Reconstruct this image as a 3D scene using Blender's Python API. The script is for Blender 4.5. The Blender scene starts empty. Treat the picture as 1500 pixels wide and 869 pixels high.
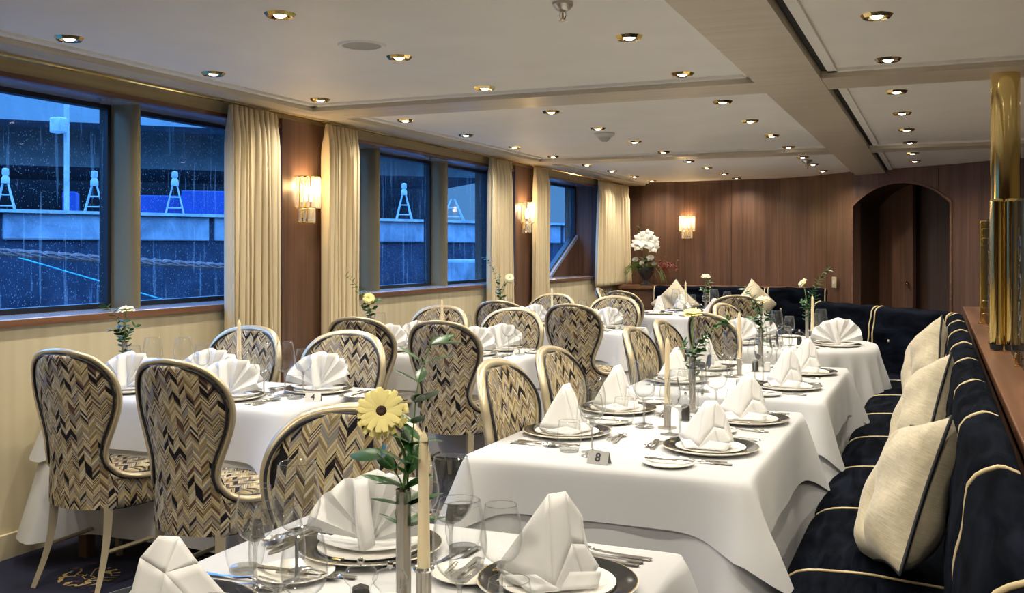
import bpy, bmesh, math, random
from mathutils import Vector, Matrix, Euler
C = bpy.context.scene
COL = C.collection
R = math.radians
PI = math.pi
rnd = random.Random(7)

# ---------------------------------------------------------------- camera, world, exposure
cam_d = bpy.data.cameras.new('camera')
cam = bpy.data.objects.new('camera', cam_d); COL.objects.link(cam)
YAW = math.atan(624 / 1458.0)
cam.location = (0, 0, 1.40)
cam.rotation_euler = (PI / 2, 0, YAW)
cam_d.sensor_width = 36; cam_d.lens = 36 * 1458 / 1500.0
cam_d.shift_y = -67.5 / 1500.0
cam_d.clip_start = 0.05; cam_d.clip_end = 300
C.camera = cam
C.view_settings.view_transform = 'Standard'
C.view_settings.look = 'None'
C.view_settings.gamma = 1
C.view_settings.use_curve_mapping = False
C.view_settings.exposure = 0.24
SPOT_W = 40.0
SCONCE_W = 3.6
WORLD_STRENGTH = 1.0
w = bpy.data.worlds.new('dusk'); C.world = w; w.use_nodes = True
nt = w.node_tree; nt.nodes.clear()
wo = nt.nodes.new('ShaderNodeOutputWorld'); bg = nt.nodes.new('ShaderNodeBackground')
tc = nt.nodes.new('ShaderNodeTexCoord'); sp = nt.nodes.new('ShaderNodeSeparateXYZ')
cr = nt.nodes.new('ShaderNodeValToRGB')
cr.color_ramp.elements[0].position = 0.10; cr.color_ramp.elements[0].color = (0.08, 0.235, 0.50, 1)
cr.color_ramp.elements[1].position = 0.45; cr.color_ramp.elements[1].color = (0.7, 2.5, 6.4, 1)
nt.links.new(tc.outputs['Generated'], sp.inputs[0]); nt.links.new(sp.outputs['Z'], cr.inputs[0])
nt.links.new(cr.outputs[0], bg.inputs[0]); bg.inputs[1].default_value = WORLD_STRENGTH
nt.links.new(bg.outputs[0], wo.inputs[0])

# ---------------------------------------------------------------- materials
def newmat(name):
    m = bpy.data.materials.new(name); m.use_nodes = True
    n = m.node_tree; n.nodes.clear()
    out = n.nodes.new('ShaderNodeOutputMaterial')
    return m, n, out
class N:
    """small helper for node graphs"""
    def __init__(s, nt): s.nt = nt
    def node(s, t, **k):
        n = s.nt.nodes.new(t)
        for a, b in k.items(): setattr(n, a, b)
        return n
    def put(s, sock, v):
        if hasattr(v, 'is_output') or isinstance(v, bpy.types.NodeSocket): s.nt.links.new(v, sock)
        else: sock.default_value = v
    def math(s, op, a, b=None, c=None):
        n = s.node('ShaderNodeMath', operation=op); s.put(n.inputs[0], a)
        if b is not None: s.put(n.inputs[1], b)
        if c is not None: s.put(n.inputs[2], c)
        return n.outputs[0]
    def mix(s, f, a, b, bt='MIX'):
        n = s.node('ShaderNodeMix', data_type='RGBA', blend_type=bt)
        s.put(n.inputs[0], f); s.put(n.inputs[6], a); s.put(n.inputs[7], b)
        return n.outputs[2]
    def ramp(s, f, stops, interp='LINEAR'):
        n = s.node('ShaderNodeValToRGB'); r = n.color_ramp; r.interpolation = interp
        while len(r.elements) > 1: r.elements.remove(r.elements[-1])
        r.elements[0].position = stops[0][0]; r.elements[0].color = (*stops[0][1], 1)
        for p, c in stops[1:]:
            e = r.elements.new(p); e.color = (*c, 1)
        s.put(n.inputs[0], f); return n.outputs[0]
    def xyz(s, x=0, y=0, z=0):
        n = s.node('ShaderNodeCombineXYZ')
        for i, v in enumerate((x, y, z)): s.put(n.inputs[i], v)
        return n.outputs[0]
    def sep(s, v):
        n = s.node('ShaderNodeSeparateXYZ'); s.put(n.inputs[0], v); return n.outputs
    def noise(s, vec, scale=5, detail=3, rough=.5, dist=0):
        n = s.node('ShaderNodeTexNoise'); s.put(n.inputs['Vector'], vec)
        n.inputs['Scale'].default_value = scale; n.inputs['Detail'].default_value = detail
        n.inputs['Roughness'].default_value = rough; n.inputs['Distortion'].default_value = dist
        return n.outputs['Fac']
    def mapping(s, vec, scale=(1, 1, 1), rot=(0, 0, 0)):
        n = s.node('ShaderNodeMapping'); s.put(n.inputs[0], vec)
        n.inputs['Scale'].default_value = scale; n.inputs['Rotation'].default_value = rot
        return n.outputs[0]
    def bump(s, h, strength=.2, dist=.01):
        n = s.node('ShaderNodeBump'); n.inputs['Strength'].default_value = strength
        n.inputs['Distance'].default_value = dist; s.put(n.inputs['Height'], h); return n.outputs[0]
    def pbsdf(s, out, **k):
        n = s.node('ShaderNodeBsdfPrincipled')
        for a, b in k.items():
            s.put(n.inputs[a.replace('_', ' ')], b)
        s.nt.links.new(n.outputs[0], out.inputs[0]); return n

def plain(name, col, rough=.5, metal=0.0, bump=0, bscale=200, **k):
    m, nt, out = newmat(name); g = N(nt)
    tc = g.node('ShaderNodeTexCoord').outputs['Object']
    v = g.noise(tc, 3, 3)
    c = g.mix(v, (*[x * .93 for x in col], 1), (*[min(1, x * 1.05) for x in col], 1))
    args = dict(Base_Color=c, Roughness=rough, Metallic=metal, **k)
    if bump: args['Normal'] = g.bump(g.noise(tc, bscale, 2), bump, .002)
    g.pbsdf(out, **args); return m

M = {}
M['linen'] = plain('white_linen', (.56, .567, .58), .8, bump=.15, bscale=500)
M['napkin'] = plain('napkin_linen', (.70, .70, .69), .75, bump=.1, bscale=600)
M['porcelain'] = plain('porcelain', (.84, .82, .76), .12)
M['black_rim'] = plain('black_glaze', (.012, .013, .014), .12)
M['gold'] = plain('gold_line', (.72, .55, .25), .25, 1.0)
M['brass'] = plain('polished_brass', (.86, .66, .27), .09, 1.0)
M['steel'] = plain('steel', (.66, .65, .62), .16, 1.0)
M['pewter'] = plain('brushed_pewter', (.50, .47, .42), .34, 1.0)
M['champagne'] = plain('champagne_lacquer', (.55, .47, .31), .32, .55)
M['cord_black'] = plain('black_cord', (.010, .012, .018), .6)
M['cord_gold'] = plain('gold_cord', (.62, .50, .28), .5)
M['wax'] = plain('ivory_wax', (.80, .70, .46), .45, Subsurface_Weight=.2)
M['wick'] = plain('wick', (.75, .70, .6), .8)
M['ceiling'] = plain('ceiling_panel_paint', (.84, .83, .78), .55)
M['ceiling'].node_tree.nodes['Principled BSDF'].inputs['Specular IOR Level'].default_value = .25
M['curtain'] = plain('cream_curtain', (.66, .56, .37), .85, bump=.1, bscale=300)
M['pep'] = plain('peppercorns', (.02, .018, .015), .5, bump=1, bscale=260)
M['salt'] = plain('salt', (.8, .8, .77), .7, bump=.5, bscale=300)
M['urn'] = plain('dark_urn', (.035, .035, .042), .35)
M['petal_yellow'] = plain('yellow_petal', (.88, .78, .30), .6)
M['petal_cream'] = plain('cream_petal', (.86, .80, .50), .6)
M['petal_white'] = plain('white_petal', (.62, .62, .57), .55)
M['flower_eye'] = plain('brown_flower_eye', (.045, .018, .012), .8, bump=1, bscale=300)
M['flower_eye_y'] = plain('yellow_flower_eye', (.6, .45, .10), .8)
M['leaf'] = plain('leaf_green', (.020, .095, .018), .35)
M['stem'] = plain('stem_green', (.16, .28, .08), .5)
M['berry'] = plain('red_berry', (.16, .008, .010), .3)
M['card'] = plain('sign_plate', (.42, .42, .40), .35, .6)
M['ink'] = plain('sign_ink', (.02, .02, .03), .5)
M['plaster_white'] = plain('white_plastic', (.60, .59, .55), .4)
M['grey_mesh'] = plain('grey_grille', (.42, .41, .38), .6)
M['black'] = plain('black_gap', (.01, .01, .01), .8)
M['sill'] = plain('sill_laminate', (.27, .28, .31), .16, Specular_IOR_Level=1.0)
M['win_black'] = plain('window_gasket', (.010, .012, .02), .4)
M['post'] = plain('olive_lacquer_post', (.26, .215, .12), .22, .3)
M['switch'] = plain('switch_plate', (.48, .42, .27), .4)
M['table_wood'] = plain('table_underframe', (.12, .06, .03), .5)
M['concrete'] = None

def wood(name, dark, light, scale=1.0, axis='Z', rough=.35, seam=0.0, seam_axis=0, spec=.5):
    m, nt, out = newmat(name); g = N(nt)
    tc = g.node('ShaderNodeTexCoord').outputs['Object']
    sc = {'Z': (14, 14, .7), 'Y': (14, .7, 14), 'X': (.7, 14, 14)}[axis]
    v = g.mapping(tc, tuple(x * scale for x in sc))
    n1 = g.noise(v, 1.0, 6, .62, .4)
    sc2 = {'Z': (60, 60, 1.2), 'Y': (60, 1.2, 60), 'X': (1.2, 60, 60)}[axis]
    n2 = g.noise(g.mapping(tc, tuple(x * scale for x in sc2)), 1.0, 3, .5)
    f = g.math('ADD', g.math('MULTIPLY', n1, .7), g.math('MULTIPLY', n2, .3))
    c = g.ramp(f, [(.34, dark), (.5, tuple((a + b) / 2 for a, b in zip(dark, light))), (.66, light)])
    if seam:
        s = g.sep(tc)
        pos = g.math('DIVIDE', g.math('ADD', s[0], s[1]) if seam_axis == 2 else s[seam_axis], seam)
        idn = g.node('ShaderNodeTexWhiteNoise', noise_dimensions='1D'); g.put(idn.inputs['W'], g.math('FLOOR', pos))
        c = g.mix(g.math('MULTIPLY', idn.outputs[0], .35), c, (*[x * .7 for x in dark], 1))
        fr = g.math('FRACT', pos)
        line = g.math('LESS_THAN', fr, .007 / seam)
        c = g.mix(line, c, (*[x * .35 for x in dark], 1))
    b = g.pbsdf(out, Base_Color=c, Roughness=rough, Normal=g.bump(n2, .06, .002))
    b.inputs['Specular IOR Level'].default_value = spec
    return m
M['walnut'] = wood('walnut_panel', (.066, .032, .020), (.168, .088, .055), .8, 'Z', .38, seam=.62, seam_axis=0)
M['walnut_y'] = wood('walnut_side_panel', (.066, .032, .020), (.168, .088, .055), .8, 'Z', .38)
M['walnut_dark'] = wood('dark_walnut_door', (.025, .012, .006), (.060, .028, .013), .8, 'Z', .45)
M['walnut_h'] = wood('walnut_ledge', (.085, .035, .018), (.22, .105, .055), .7, 'Y', .3)
M['oak'] = wood('pale_beam_veneer', (.50, .45, .35), (.61, .55, .44), 1.2, 'X', .35, spec=.3)
M['oak_y'] = wood('pale_soffit_veneer', (.50, .45, .35), (.61, .55, .44), 1.2, 'Y', .35, spec=.3)
M['fascia'] = wood('olive_fascia_veneer', (.36, .29, .15), (.50, .41, .24), 1.0, 'Y', .4, spec=.3)

def wallpaper():
    m, nt, out = newmat('cream_striped_wallpaper'); g = N(nt)
    tc = g.node('ShaderNodeTexCoord').outputs['Object']; s = g.sep(tc)
    st = g.math('SINE', g.math('MULTIPLY', s[1], 2 * PI / .085))
    st2 = g.noise(g.mapping(tc, (3, 9, .2)), 1.0, 3)
    f = g.math('ADD', g.math('MULTIPLY', st, .06), st2)
    c = g.ramp(f, [(.3, (.50, .43, .28)), (.75, (.60, .53, .37))])
    wv = g.noise(g.mapping(tc, (40, 40, 500)), 1.0, 2)
    g.pbsdf(out, Base_Color=c, Roughness=.7, Normal=g.bump(wv, .15, .002)); return m
M['wallpaper'] = wallpaper()

def carpet():
    m, nt, out = newmat('navy_carpet_gold_scrolls'); g = N(nt)
    tc = g.node('ShaderNodeTexCoord').outputs['Object']
    vo = g.node('ShaderNodeTexVoronoi'); g.put(vo.inputs['Vector'], tc); vo.inputs['Scale'].default_value = 1.7
    d = vo.outputs['Distance']
    wv = g.noise(tc, 7, 2, .5, 1.6)
    ring = g.math('ABSOLUTE', g.math('SUBTRACT', wv, .5))
    near = g.math('LESS_THAN', d, .34)
    m1 = g.math('MULTIPLY', g.math('LESS_THAN', ring, .035), near)
    c = g.mix(m1, (.008, .010, .035, 1), (.55, .40, .16, 1))
    dots = g.node('ShaderNodeTexVoronoi'); g.put(dots.inputs['Vector'], tc); dots.inputs['Scale'].default_value = 9
    c = g.mix(g.math('MULTIPLY', g.math('LESS_THAN', dots.outputs['Distance'], .13), .5), c, (.25, .06, .05, 1))
    g.pbsdf(out, Base_Color=c, Roughness=.95, Normal=g.bump(g.noise(tc, 600, 2), .4, .004)); return m
M['carpet'] = carpet()

def herringbone():
    m, nt, out = newmat('herringbone_fabric'); g = N(nt)
    uv = g.node('ShaderNodeTexCoord').outputs['UV']; s = g.sep(uv)
    W = .0265
    p = g.math('DIVIDE', s[0], W)
    c = g.math('FLOOR', p); f = g.math('FRACT', p)
    odd = g.math('FRACT', g.math('MULTIPLY', c, .5))           # 0 or .5
    odd = g.math('MULTIPLY', odd, 2)
    tri = g.math('ABSOLUTE', g.math('SUBTRACT', f, odd))       # zigzag, continuous over the seams
    h = g.math('ADD', s[1], g.math('MULTIPLY', tri, W * 1.25))
    def strips(T, seed):
        q = g.math('DIVIDE', h, T); i = g.math('FLOOR', q)
        wn = g.node('ShaderNodeTexWhiteNoise', noise_dimensions='3D')
        g.put(wn.inputs['Vector'], g.xyz(c, i, seed))
        return wn.outputs['Value'], g.math('FRACT', q)
    a, fa = strips(.026, 3.0); b, fb = strips(.0115, 9.0); e, fe = strips(.0048, 5.0)
    pal = [(0, (.50, .42, .25)), (.14, (.37, .31, .21)), (.27, (.22, .17, .085)), (.38, (.55, .49, .35)), (.50, (.25, .235, .22)),
           (.62, (.34, .255, .12)), (.73, (.11, .062, .052)), (.84, (.46, .37, .20))]
    cb = g.ramp(b, pal + [(.95, (.014, .014, .018))], 'CONSTANT')
    ce = g.ramp(e, pal + [(.88, (.010, .010, .014))], 'CONSTANT')
    col = g.mix(g.math('LESS_THAN', a, .36), cb, ce)
    col = g.mix(g.math('GREATER_THAN', a, .90), col, (.008, .008, .012, 1))
    col = g.mix(g.math('MULTIPLY', g.math('LESS_THAN', fb, .14), .55), col, (.05, .035, .02, 1))
    col = g.mix(g.math('MULTIPLY', g.math('LESS_THAN', f, .045), .35), col, (.06, .045, .03, 1))
    g.pbsdf(out, Base_Color=col, Roughness=.75, Specular_IOR_Level=.15, Normal=g.bump(b, .25, .002)); return m
M['herring'] = herringbone()

def velvet():
    m, nt, out = newmat('midnight_velvet'); g = N(nt)
    tc = g.node('ShaderNodeTexCoord').outputs['Object']
    n1 = g.noise(g.mapping(tc, (3, 14, 9)), 1.2, 4, .6, .8)
    c = g.ramp(n1, [(.38, (.0010, .0016, .0034)), (.66, (.0060, .0085, .0150))])
    g.pbsdf(out, Base_Color=c, Roughness=.9, Specular_IOR_Level=.02, Sheen_Weight=.004, Sheen_Roughness=.4, Sheen_Tint=(.3, .45, .7, 1),
            Normal=g.bump(n1, .5, .01)); return m
M['velvet'] = velvet()
def pillowfab():
    m, nt, out = newmat('ivory_slub_silk'); g = N(nt)
    tc = g.node('ShaderNodeTexCoord').outputs['Object']
    n1 = g.math('ADD', g.math('MULTIPLY', g.noise(g.mapping(tc, (25, 400, 25)), 1, 2, .6), .5), g.math('MULTIPLY', g.noise(tc, 22, 4, .7), .5))
    c = g.ramp(n1, [(.32, (.36, .31, .205)), (.68, (.60, .53, .375))])
    g.pbsdf(out, Base_Color=c, Roughness=.5, Sheen_Weight=.3, Normal=g.bump(g.noise(tc, 14, 3), .35, .01)); return m
M['pillow'] = pillowfab()

def thin_glass(name, tint=(1, 1, 1), base=.04, edge=.5, rough=.0, edge_light=.45, body_light=.006):
    m, nt, out = newmat(name); g = N(nt)
    lw = g.node('ShaderNodeLayerWeight'); lw.inputs['Blend'].default_value = .35
    f = g.math('POWER', lw.outputs['Facing'], 5.0)
    tcol = g.mix(g.math('POWER', lw.outputs['Facing'], 3.0), (*tint, 1), (tint[0] * .58, tint[1] * .59, tint[2] * .58, 1))
    f = g.math('MULTIPLY_ADD', f, edge, base)
    tr = g.node('ShaderNodeBsdfTransparent'); g.put(tr.inputs[0], tcol)
    gl = g.node('ShaderNodeBsdfGlossy'); gl.inputs['Roughness'].default_value = rough
    mx = g.node('ShaderNodeMixShader'); g.put(mx.inputs[0], f)
    df = g.node('ShaderNodeBsdfDiffuse'); g.put(df.inputs[0], (.85, .87, .88, 1))  # white diffuse share paints in bright surroundings refracted by clear glass
    m0 = g.node('ShaderNodeMixShader'); g.put(m0.inputs[0], g.math('MULTIPLY_ADD', g.math('POWER', lw.outputs['Facing'], 4.0), edge_light, body_light))
    nt.links.new(tr.outputs[0], m0.inputs[1]); nt.links.new(df.outputs[0], m0.inputs[2])
    nt.links.new(m0.outputs[0], mx.inputs[1]); nt.links.new(gl.outputs[0], mx.inputs[2])
    nt.links.new(mx.outputs[0], out.inputs[0]); return m
M['glass'] = thin_glass('clear_glass', (.993, .995, .993), .030, .9, .025, .32)
M['glass_stem'] = thin_glass('clear_glass_stem', (.84, .85, .84), .22, .8, .02, .35)
M['screen'] = thin_glass('smoked_screen_glass', (.55, .58, .56), .10, .5, .01, .02)
M['crystal'] = thin_glass('crystal_rod', (1, .95, .82), .18, .6, .10, .6, .28)

def rainglass():
    m, nt, out = newmat('rain_spattered_glass'); g = N(nt)
    tc = g.node('ShaderNodeTexCoord').outputs['Object']
    tr = g.node('ShaderNodeBsdfTransparent'); g.put(tr.inputs[0], (.80, .88, .97, 1))
    gl = g.node('ShaderNodeBsdfGlossy'); gl.inputs['Roughness'].default_value = .01
    lw = g.node('ShaderNodeLayerWeight'); lw.inputs['Blend'].default_value = .25
    mx = g.node('ShaderNodeMixShader'); g.put(mx.inputs[0], g.math('MULTIPLY_ADD', lw.outputs['Fresnel'], .18, .015))
    nt.links.new(tr.outputs[0], mx.inputs[1]); nt.links.new(gl.outputs[0], mx.inputs[2])
    vo = g.node('ShaderNodeTexVoronoi'); g.put(vo.inputs['Vector'], g.mapping(tc, (1, 1, .55))); vo.inputs['Scale'].default_value = 130
    idn = vo.outputs['Color']; ids = g.sep(idn)
    patch = g.noise(g.mapping(tc, (1, 2.2, 1.4)), 1.3, 4, .6)
    dens = g.math('ADD', g.math('MULTIPLY_ADD', patch, 1.9, -.50), g.math('MULTIPLY', g.math('SUBTRACT', 1.7, g.sep(tc)[2]), .35))
    on = g.math('LESS_THAN', ids[0], dens)
    drop = g.math('MULTIPLY', g.math('LESS_THAN', vo.outputs['Distance'], .22), on)
    streak = g.noise(g.mapping(tc, (30, 30, 1.2)), 1, 3, .6)
    st = g.math('MULTIPLY', g.math('GREATER_THAN', streak, .60), .10)
    fac = g.math('MAXIMUM', g.math('MULTIPLY', drop, .24), st)
    tl = g.node('ShaderNodeBsdfTranslucent'); g.put(tl.inputs[0], (.9, .95, 1, 1))
    m2 = g.node('ShaderNodeMixShader'); g.put(m2.inputs[0], fac)
    nt.links.new(mx.outputs[0], m2.inputs[1]); nt.links.new(tl.outputs[0], m2.inputs[2])
    nt.links.new(m2.outputs[0], out.inputs[0]); return m
M['rain'] = rainglass()

def emit(name, col, s):
    m, nt, out = newmat(name); g = N(nt)
    e = g.node('ShaderNodeEmission'); g.put(e.inputs[0], (*col, 1)); e.inputs[1].default_value = s
    nt.links.new(e.outputs[0], out.inputs[0]); return m
M['bulb'] = emit('warm_bulb', (1, .80, .50), 10)
M['lens'] = emit('downlight_lens', (1, .90, .72), 14)

def outdoor(name, a, b, sc=2, rough=.8):
    m, nt, out = newmat(name); g = N(nt)
    tc = g.node('ShaderNodeTexCoord').outputs['Object']
    n1 = g.noise(tc, sc, 6, .65, .5)
    g.pbsdf(out, Base_Color=g.ramp(n1, [(.35, a), (.65, b)]), Roughness=rough, Normal=g.bump(n1, .4, .05)); return m
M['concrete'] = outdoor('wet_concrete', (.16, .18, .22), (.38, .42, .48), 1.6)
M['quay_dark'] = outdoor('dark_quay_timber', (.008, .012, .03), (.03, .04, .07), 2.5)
M['deck'] = outdoor('bridge_concrete', (.10, .11, .11), (.17, .18, .17), .8)
M['parapet'] = outdoor('bridge_parapet', (.20, .24, .25), (.28, .32, .33), .5)
M['steelwork'] = outdoor('dark_steelwork', (.03, .035, .05), (.06, .065, .08), 1)
M['bluebox'] = outdoor('blue_paint', (.008, .03, .16), (.015, .05, .24), 1)
M['galv'] = outdoor('galvanised', (.28, .32, .36), (.48, .52, .56), 4, .5)
M['rope'] = outdoor('old_mooring_rope', (.16, .09, .09), (.30, .18, .17), 30)
M['rope_cyan'] = outdoor('turquoise_line', (.05, .42, .48), (.08, .55, .60), 30)
M['water'] = outdoor('harbour_water', (.01, .02, .05), (.02, .04, .08), .6, .15)
M['scrub'] = outdoor('river_bank', (.01, .02, .03), (.10, .09, .06), 6)

# ---------------------------------------------------------------- mesh helpers
class MB:
    def __init__(s): s.v = []; s.f = []; s.uv = []; s.mi = []
    def add(s, vs, fs, uvs=None, mi=0, T=None):
        o = len(s.v)
        if T is not None: vs = [tuple(T @ Vector(p)) for p in vs]
        s.v += [tuple(p) for p in vs]
        for f in fs:
            s.f.append(tuple(o + i for i in f)); s.mi.append(mi)
            s.uv.append([uvs[i] for i in f] if uvs else [(0, 0)] * len(f))
        return s
    def grid(s, fn, nu, nv, cu=False, mi=0, T=None, uvf=None, flip=False):
        vs = []; uvs = []
        mu = nu if cu else nu + 1
        for j in range(nv + 1):
            for i in range(mu):
                u, v = i / nu, j / nv
                vs.append(fn(u, v)); uvs.append(uvf(u, v) if uvf else (u, v))
        fs = []
        for j in range(nv):
            for i in range(nu):
                a = j * mu + i; b = j * mu + (i + 1) % mu; c = b + mu; d = a + mu
                fs.append((a, d, c, b) if flip else (a, b, c, d))
        return s.add(vs, fs, uvs, mi, T)
    def lathe(s, prof, n=24, mi=0, T=None, off=(0, 0)):
        ox, oy = off
        vs = []; fs = []; rings = []
        for r, z in prof:
            if r < 1e-6:
                rings.append([len(vs)]); vs.append((ox, oy, z))
            else:
                rings.append(list(range(len(vs), len(vs) + n)))
                for i in range(n):
                    a = 2 * PI * i / n; vs.append((ox + r * math.cos(a), oy + r * math.sin(a), z))
        for A, B in zip(rings, rings[1:]):
            for i in range(n):
                j = (i + 1) % n
                if len(A) == 1 and len(B) == 1: continue
                if len(A) == 1: fs.append((A[0], B[i], B[j]))
                elif len(B) == 1: fs.append((A[i], A[j], B[0]))
                else: fs.append((A[i], A[j], B[j], B[i]))
        return s.add(vs, fs, None, mi, T)
    def tube(s, pts, r, n=8, closed=False, mi=0, T=None, sy=1.0, up=(0, 0, 1), cap=True):
        P = [Vector(p) for p in pts]; k = len(P); vs = []; fs = []
        rr = r if isinstance(r, (list, tuple)) else [r] * k
        U = Vector(up)
        prev = None
        for i in range(k):
            if closed: t = P[(i + 1) % k] - P[i - 1]
            else: t = P[min(i + 1, k - 1)] - P[max(i - 1, 0)]
            if t.length < 1e-9: t = Vector((0, 0, 1))
            t.normalize()
            if prev is None:
                a = U.cross(t)
                if a.length < 1e-3: a = Vector((1, 0, 0)).cross(t)
            else:
                a = prev - t * prev.dot(t)
            a.normalize(); prev = a; b = t.cross(a)
            for j in range(n):
                q = 2 * PI * j / n
                vs.append(P[i] + a * math.cos(q) * rr[i] * sy + b * math.sin(q) * rr[i])
        m = k if closed else k - 1
        for i in range(m):
            for j in range(n):
                a0 = i * n + j; b0 = i * n + (j + 1) % n; c0 = ((i + 1) % k) * n + (j + 1) % n; d0 = ((i + 1) % k) * n + j
                fs.append((a0, b0, c0, d0))
        if not closed and cap:
            fs.append(tuple(range(n - 1, -1, -1))); fs.append(tuple((k - 1) * n + j for j in range(n)))
        return s.add(vs, fs, None, mi, T)
    def box(s, x0, x1, y0, y1, z0, z1, mi=0, T=None):
        vs = [(x0, y0, z0), (x1, y0, z0), (x1, y1, z0), (x0, y1, z0), (x0, y0, z1), (x1, y0, z1), (x1, y1, z1), (x0, y1, z1)]
        fs = [(0, 3, 2, 1), (4, 5, 6, 7), (0, 1, 5, 4), (1, 2, 6, 5), (2, 3, 7, 6), (3, 0, 4, 7)]
        return s.add(vs, fs, None, mi, T)
    def prism(s, poly, z0, z1, mi=0, T=None):
        n = len(poly)
        vs = [(x, y, z0) for x, y in poly] + [(x, y, z1) for x, y in poly]
        fs = [tuple(range(n - 1, -1, -1)), tuple(range(n, 2 * n))] + [(i, (i + 1) % n, n + (i + 1) % n, n + i) for i in range(n)]
        return s.add(vs, fs, None, mi, T)
    def build(s, name, mats, parent=None, smooth=40, bevel=0, solid=0, fixn=True):
        me = bpy.data.meshes.new(name); me.from_pydata(s.v, [], s.f)
        if not isinstance(mats, (list, tuple)): mats = [mats]
        for m in mats: me.materials.append(M[m] if isinstance(m, str) else m)
        me.polygons.foreach_set('material_index', s.mi)
        ul = me.uv_layers.new(name='UVMap')
        flat = [c for f in s.uv for uv in f for c in uv]
        ul.data.foreach_set('uv', flat)
        if fixn:
            bm = bmesh.new(); bm.from_mesh(me); bmesh.ops.recalc_face_normals(bm, faces=bm.faces); bm.to_mesh(me); bm.free()
        if smooth:
            me.polygons.foreach_set('use_smooth', [True] * len(me.polygons))
            me.set_sharp_from_angle(angle=R(smooth))
        me.update()
        o = bpy.data.objects.new(name, me); COL.objects.link(o)
        if parent is not None: o.parent = parent
        if bevel:
            b = o.modifiers.new('bevel', 'BEVEL'); b.width = bevel; b.segments = 2; b.limit_method = 'ANGLE'
        if solid:
            b = o.modifiers.new('solid', 'SOLIDIFY'); b.thickness = solid; b.offset = 0
        return o

def tag(o, label=None, cat=None, group=None, kind=None):
    if label: o['label'] = label
    if cat: o['category'] = cat
    if group: o['group'] = group
    if kind: o['kind'] = kind
    return o
def empty(name, loc=(0, 0, 0), rz=0.0):
    o = bpy.data.objects.new(name, None); COL.objects.link(o)
    o.location = loc; o.rotation_euler = (0, 0, rz); o.empty_display_size = .1
    return o
def copy_tree(o, parent=None):
    c = o.copy(); COL.objects.link(c); c.parent = parent
    for ch in list(o.children): copy_tree(ch, c)
    return c
PROTO = {}
def place(key, loc, rz, label, cat, group):
    """first use moves the built thing itself, later uses copy it and its parts"""
    fn, used = PROTO[key]
    if used is None:
        o = fn(); PROTO[key][1] = o
    else:
        o = copy_tree(used)
    o.location = loc; o.rotation_euler = (0, 0, rz)
    return tag(o, label, cat, group)
def struct(o, name=None):
    o['kind'] = 'structure'; return o
def catmull(pts, n=6, closed=False):
    P = [Vector(p) for p in pts]; out = []
    k = len(P); rng = range(k) if closed else range(k - 1)
    for i in rng:
        p0 = P[i - 1] if (closed or i > 0) else P[i] * 2 - P[i + 1]
        p1 = P[i]; p2 = P[(i + 1) % k]
        p3 = P[(i + 2) % k] if (closed or i + 2 < k) else p2 * 2 - p1
        for j in range(n):
            t = j / n
            out.append(.5 * ((2 * p1) + (p2 - p0) * t + (2 * p0 - 5 * p1 + 4 * p2 - p3) * t * t + (3 * p1 - p0 - 3 * p2 + p3) * t ** 3))
    if not closed: out.append(P[-1])
    return out
def lerp(a, b, t): return a + (b - a) * t
def interp(tab, x):
    if x <= tab[0][0]: return tab[0][1]
    for (a, b), (c, d) in zip(tab, tab[1:]):
        if x <= c: return b + (d - b) * (x - a) / (c - a)
    return tab[-1][1]

# ================================================================ ROOM SHELL
ZC, ZB = 2.32, 2.28          # ceiling panels, beam undersides
XW = -3.90                   # left wall plane
XG = -4.20                   # window glass
SILL, HEAD = 1.085, 2.20
struct(MB().box(-4.6, 4.2, -3.2, 14.6, -.08, 0).build('floor', 'carpet', smooth=0))
# ceiling slab and the recessed panels read as one surface; beams sit below it
struct(MB().box(-4.6, 4.2, -3.2, 14.6, ZC, ZC + .12).build('ceiling', 'ceiling', smooth=0))
n_tr = [0]
def trim(mb, mat, bevel=0):
    n_tr[0] += 1
    return struct(mb.build('trim_%d' % n_tr[0], mat, smooth=0, bevel=bevel))
# perimeter soffit over the window wall with the stepped edge of the panels
trim(MB().box(-4.22, -3.64, -3.2, 13.3, ZB, ZC), 'oak_y')
trim(MB().box(-.88, -.55, -3.2, 13.3, ZB - .005, ZC - .0), 'oak')
BX = [(1.15, 1.55), (5.30, 5.68), (9.20, 9.52)]
for y0, y1 in BX:
    trim(MB().box(-3.64, -.88, y0, y1, ZB, ZC), 'oak')
    trim(MB().box(-.55, 4.0, y0, y1, ZB, ZC), 'oak')
# dark shadow gap along the right side of the long beam and thin lip frames round every panel
prev = -3.2
for (y0, y1) in BX + [(13.4, 13.5)]:
    if prev < y0:
        e = .012
        for (xa, xb) in ((-3.64, -.88), (-.515, 4.0)):
            mb = MB()
            mb.box(xa, xb, prev, prev + .045, ZC - .014, ZC); mb.box(xa, xb, y0 - .045, y0, ZC - .014, ZC)
            mb.box(xa, xa + .045, prev, y0, ZC - .014, ZC); mb.box(xb - .045, xb, prev, y0, ZC - .014, ZC)
            trim(mb, 'ceiling')
        trim(MB().box(-.549, -.516, prev, y0, ZC - .004, ZC - .001), 'black')
    prev = y1
# ---- window wall
def wallbox(x0, x1, y0, y1, z0, z1, mb): mb.box(x0, x1, y0, y1, z0, z1)
WINS = [(2.0, 5.28), (6.05, 9.14), (9.70, 11.78)]
mb = MB()
mb.box(XW - .5, XW, -3.2, 14.0, 0, SILL - .02)
struct(mb.build('wall_left', 'wallpaper', smooth=0))
mb = MB(); mb.box(XW - .42, XW, -3.2, 14.0, HEAD, ZC); trim(mb, 'fascia')
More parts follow.
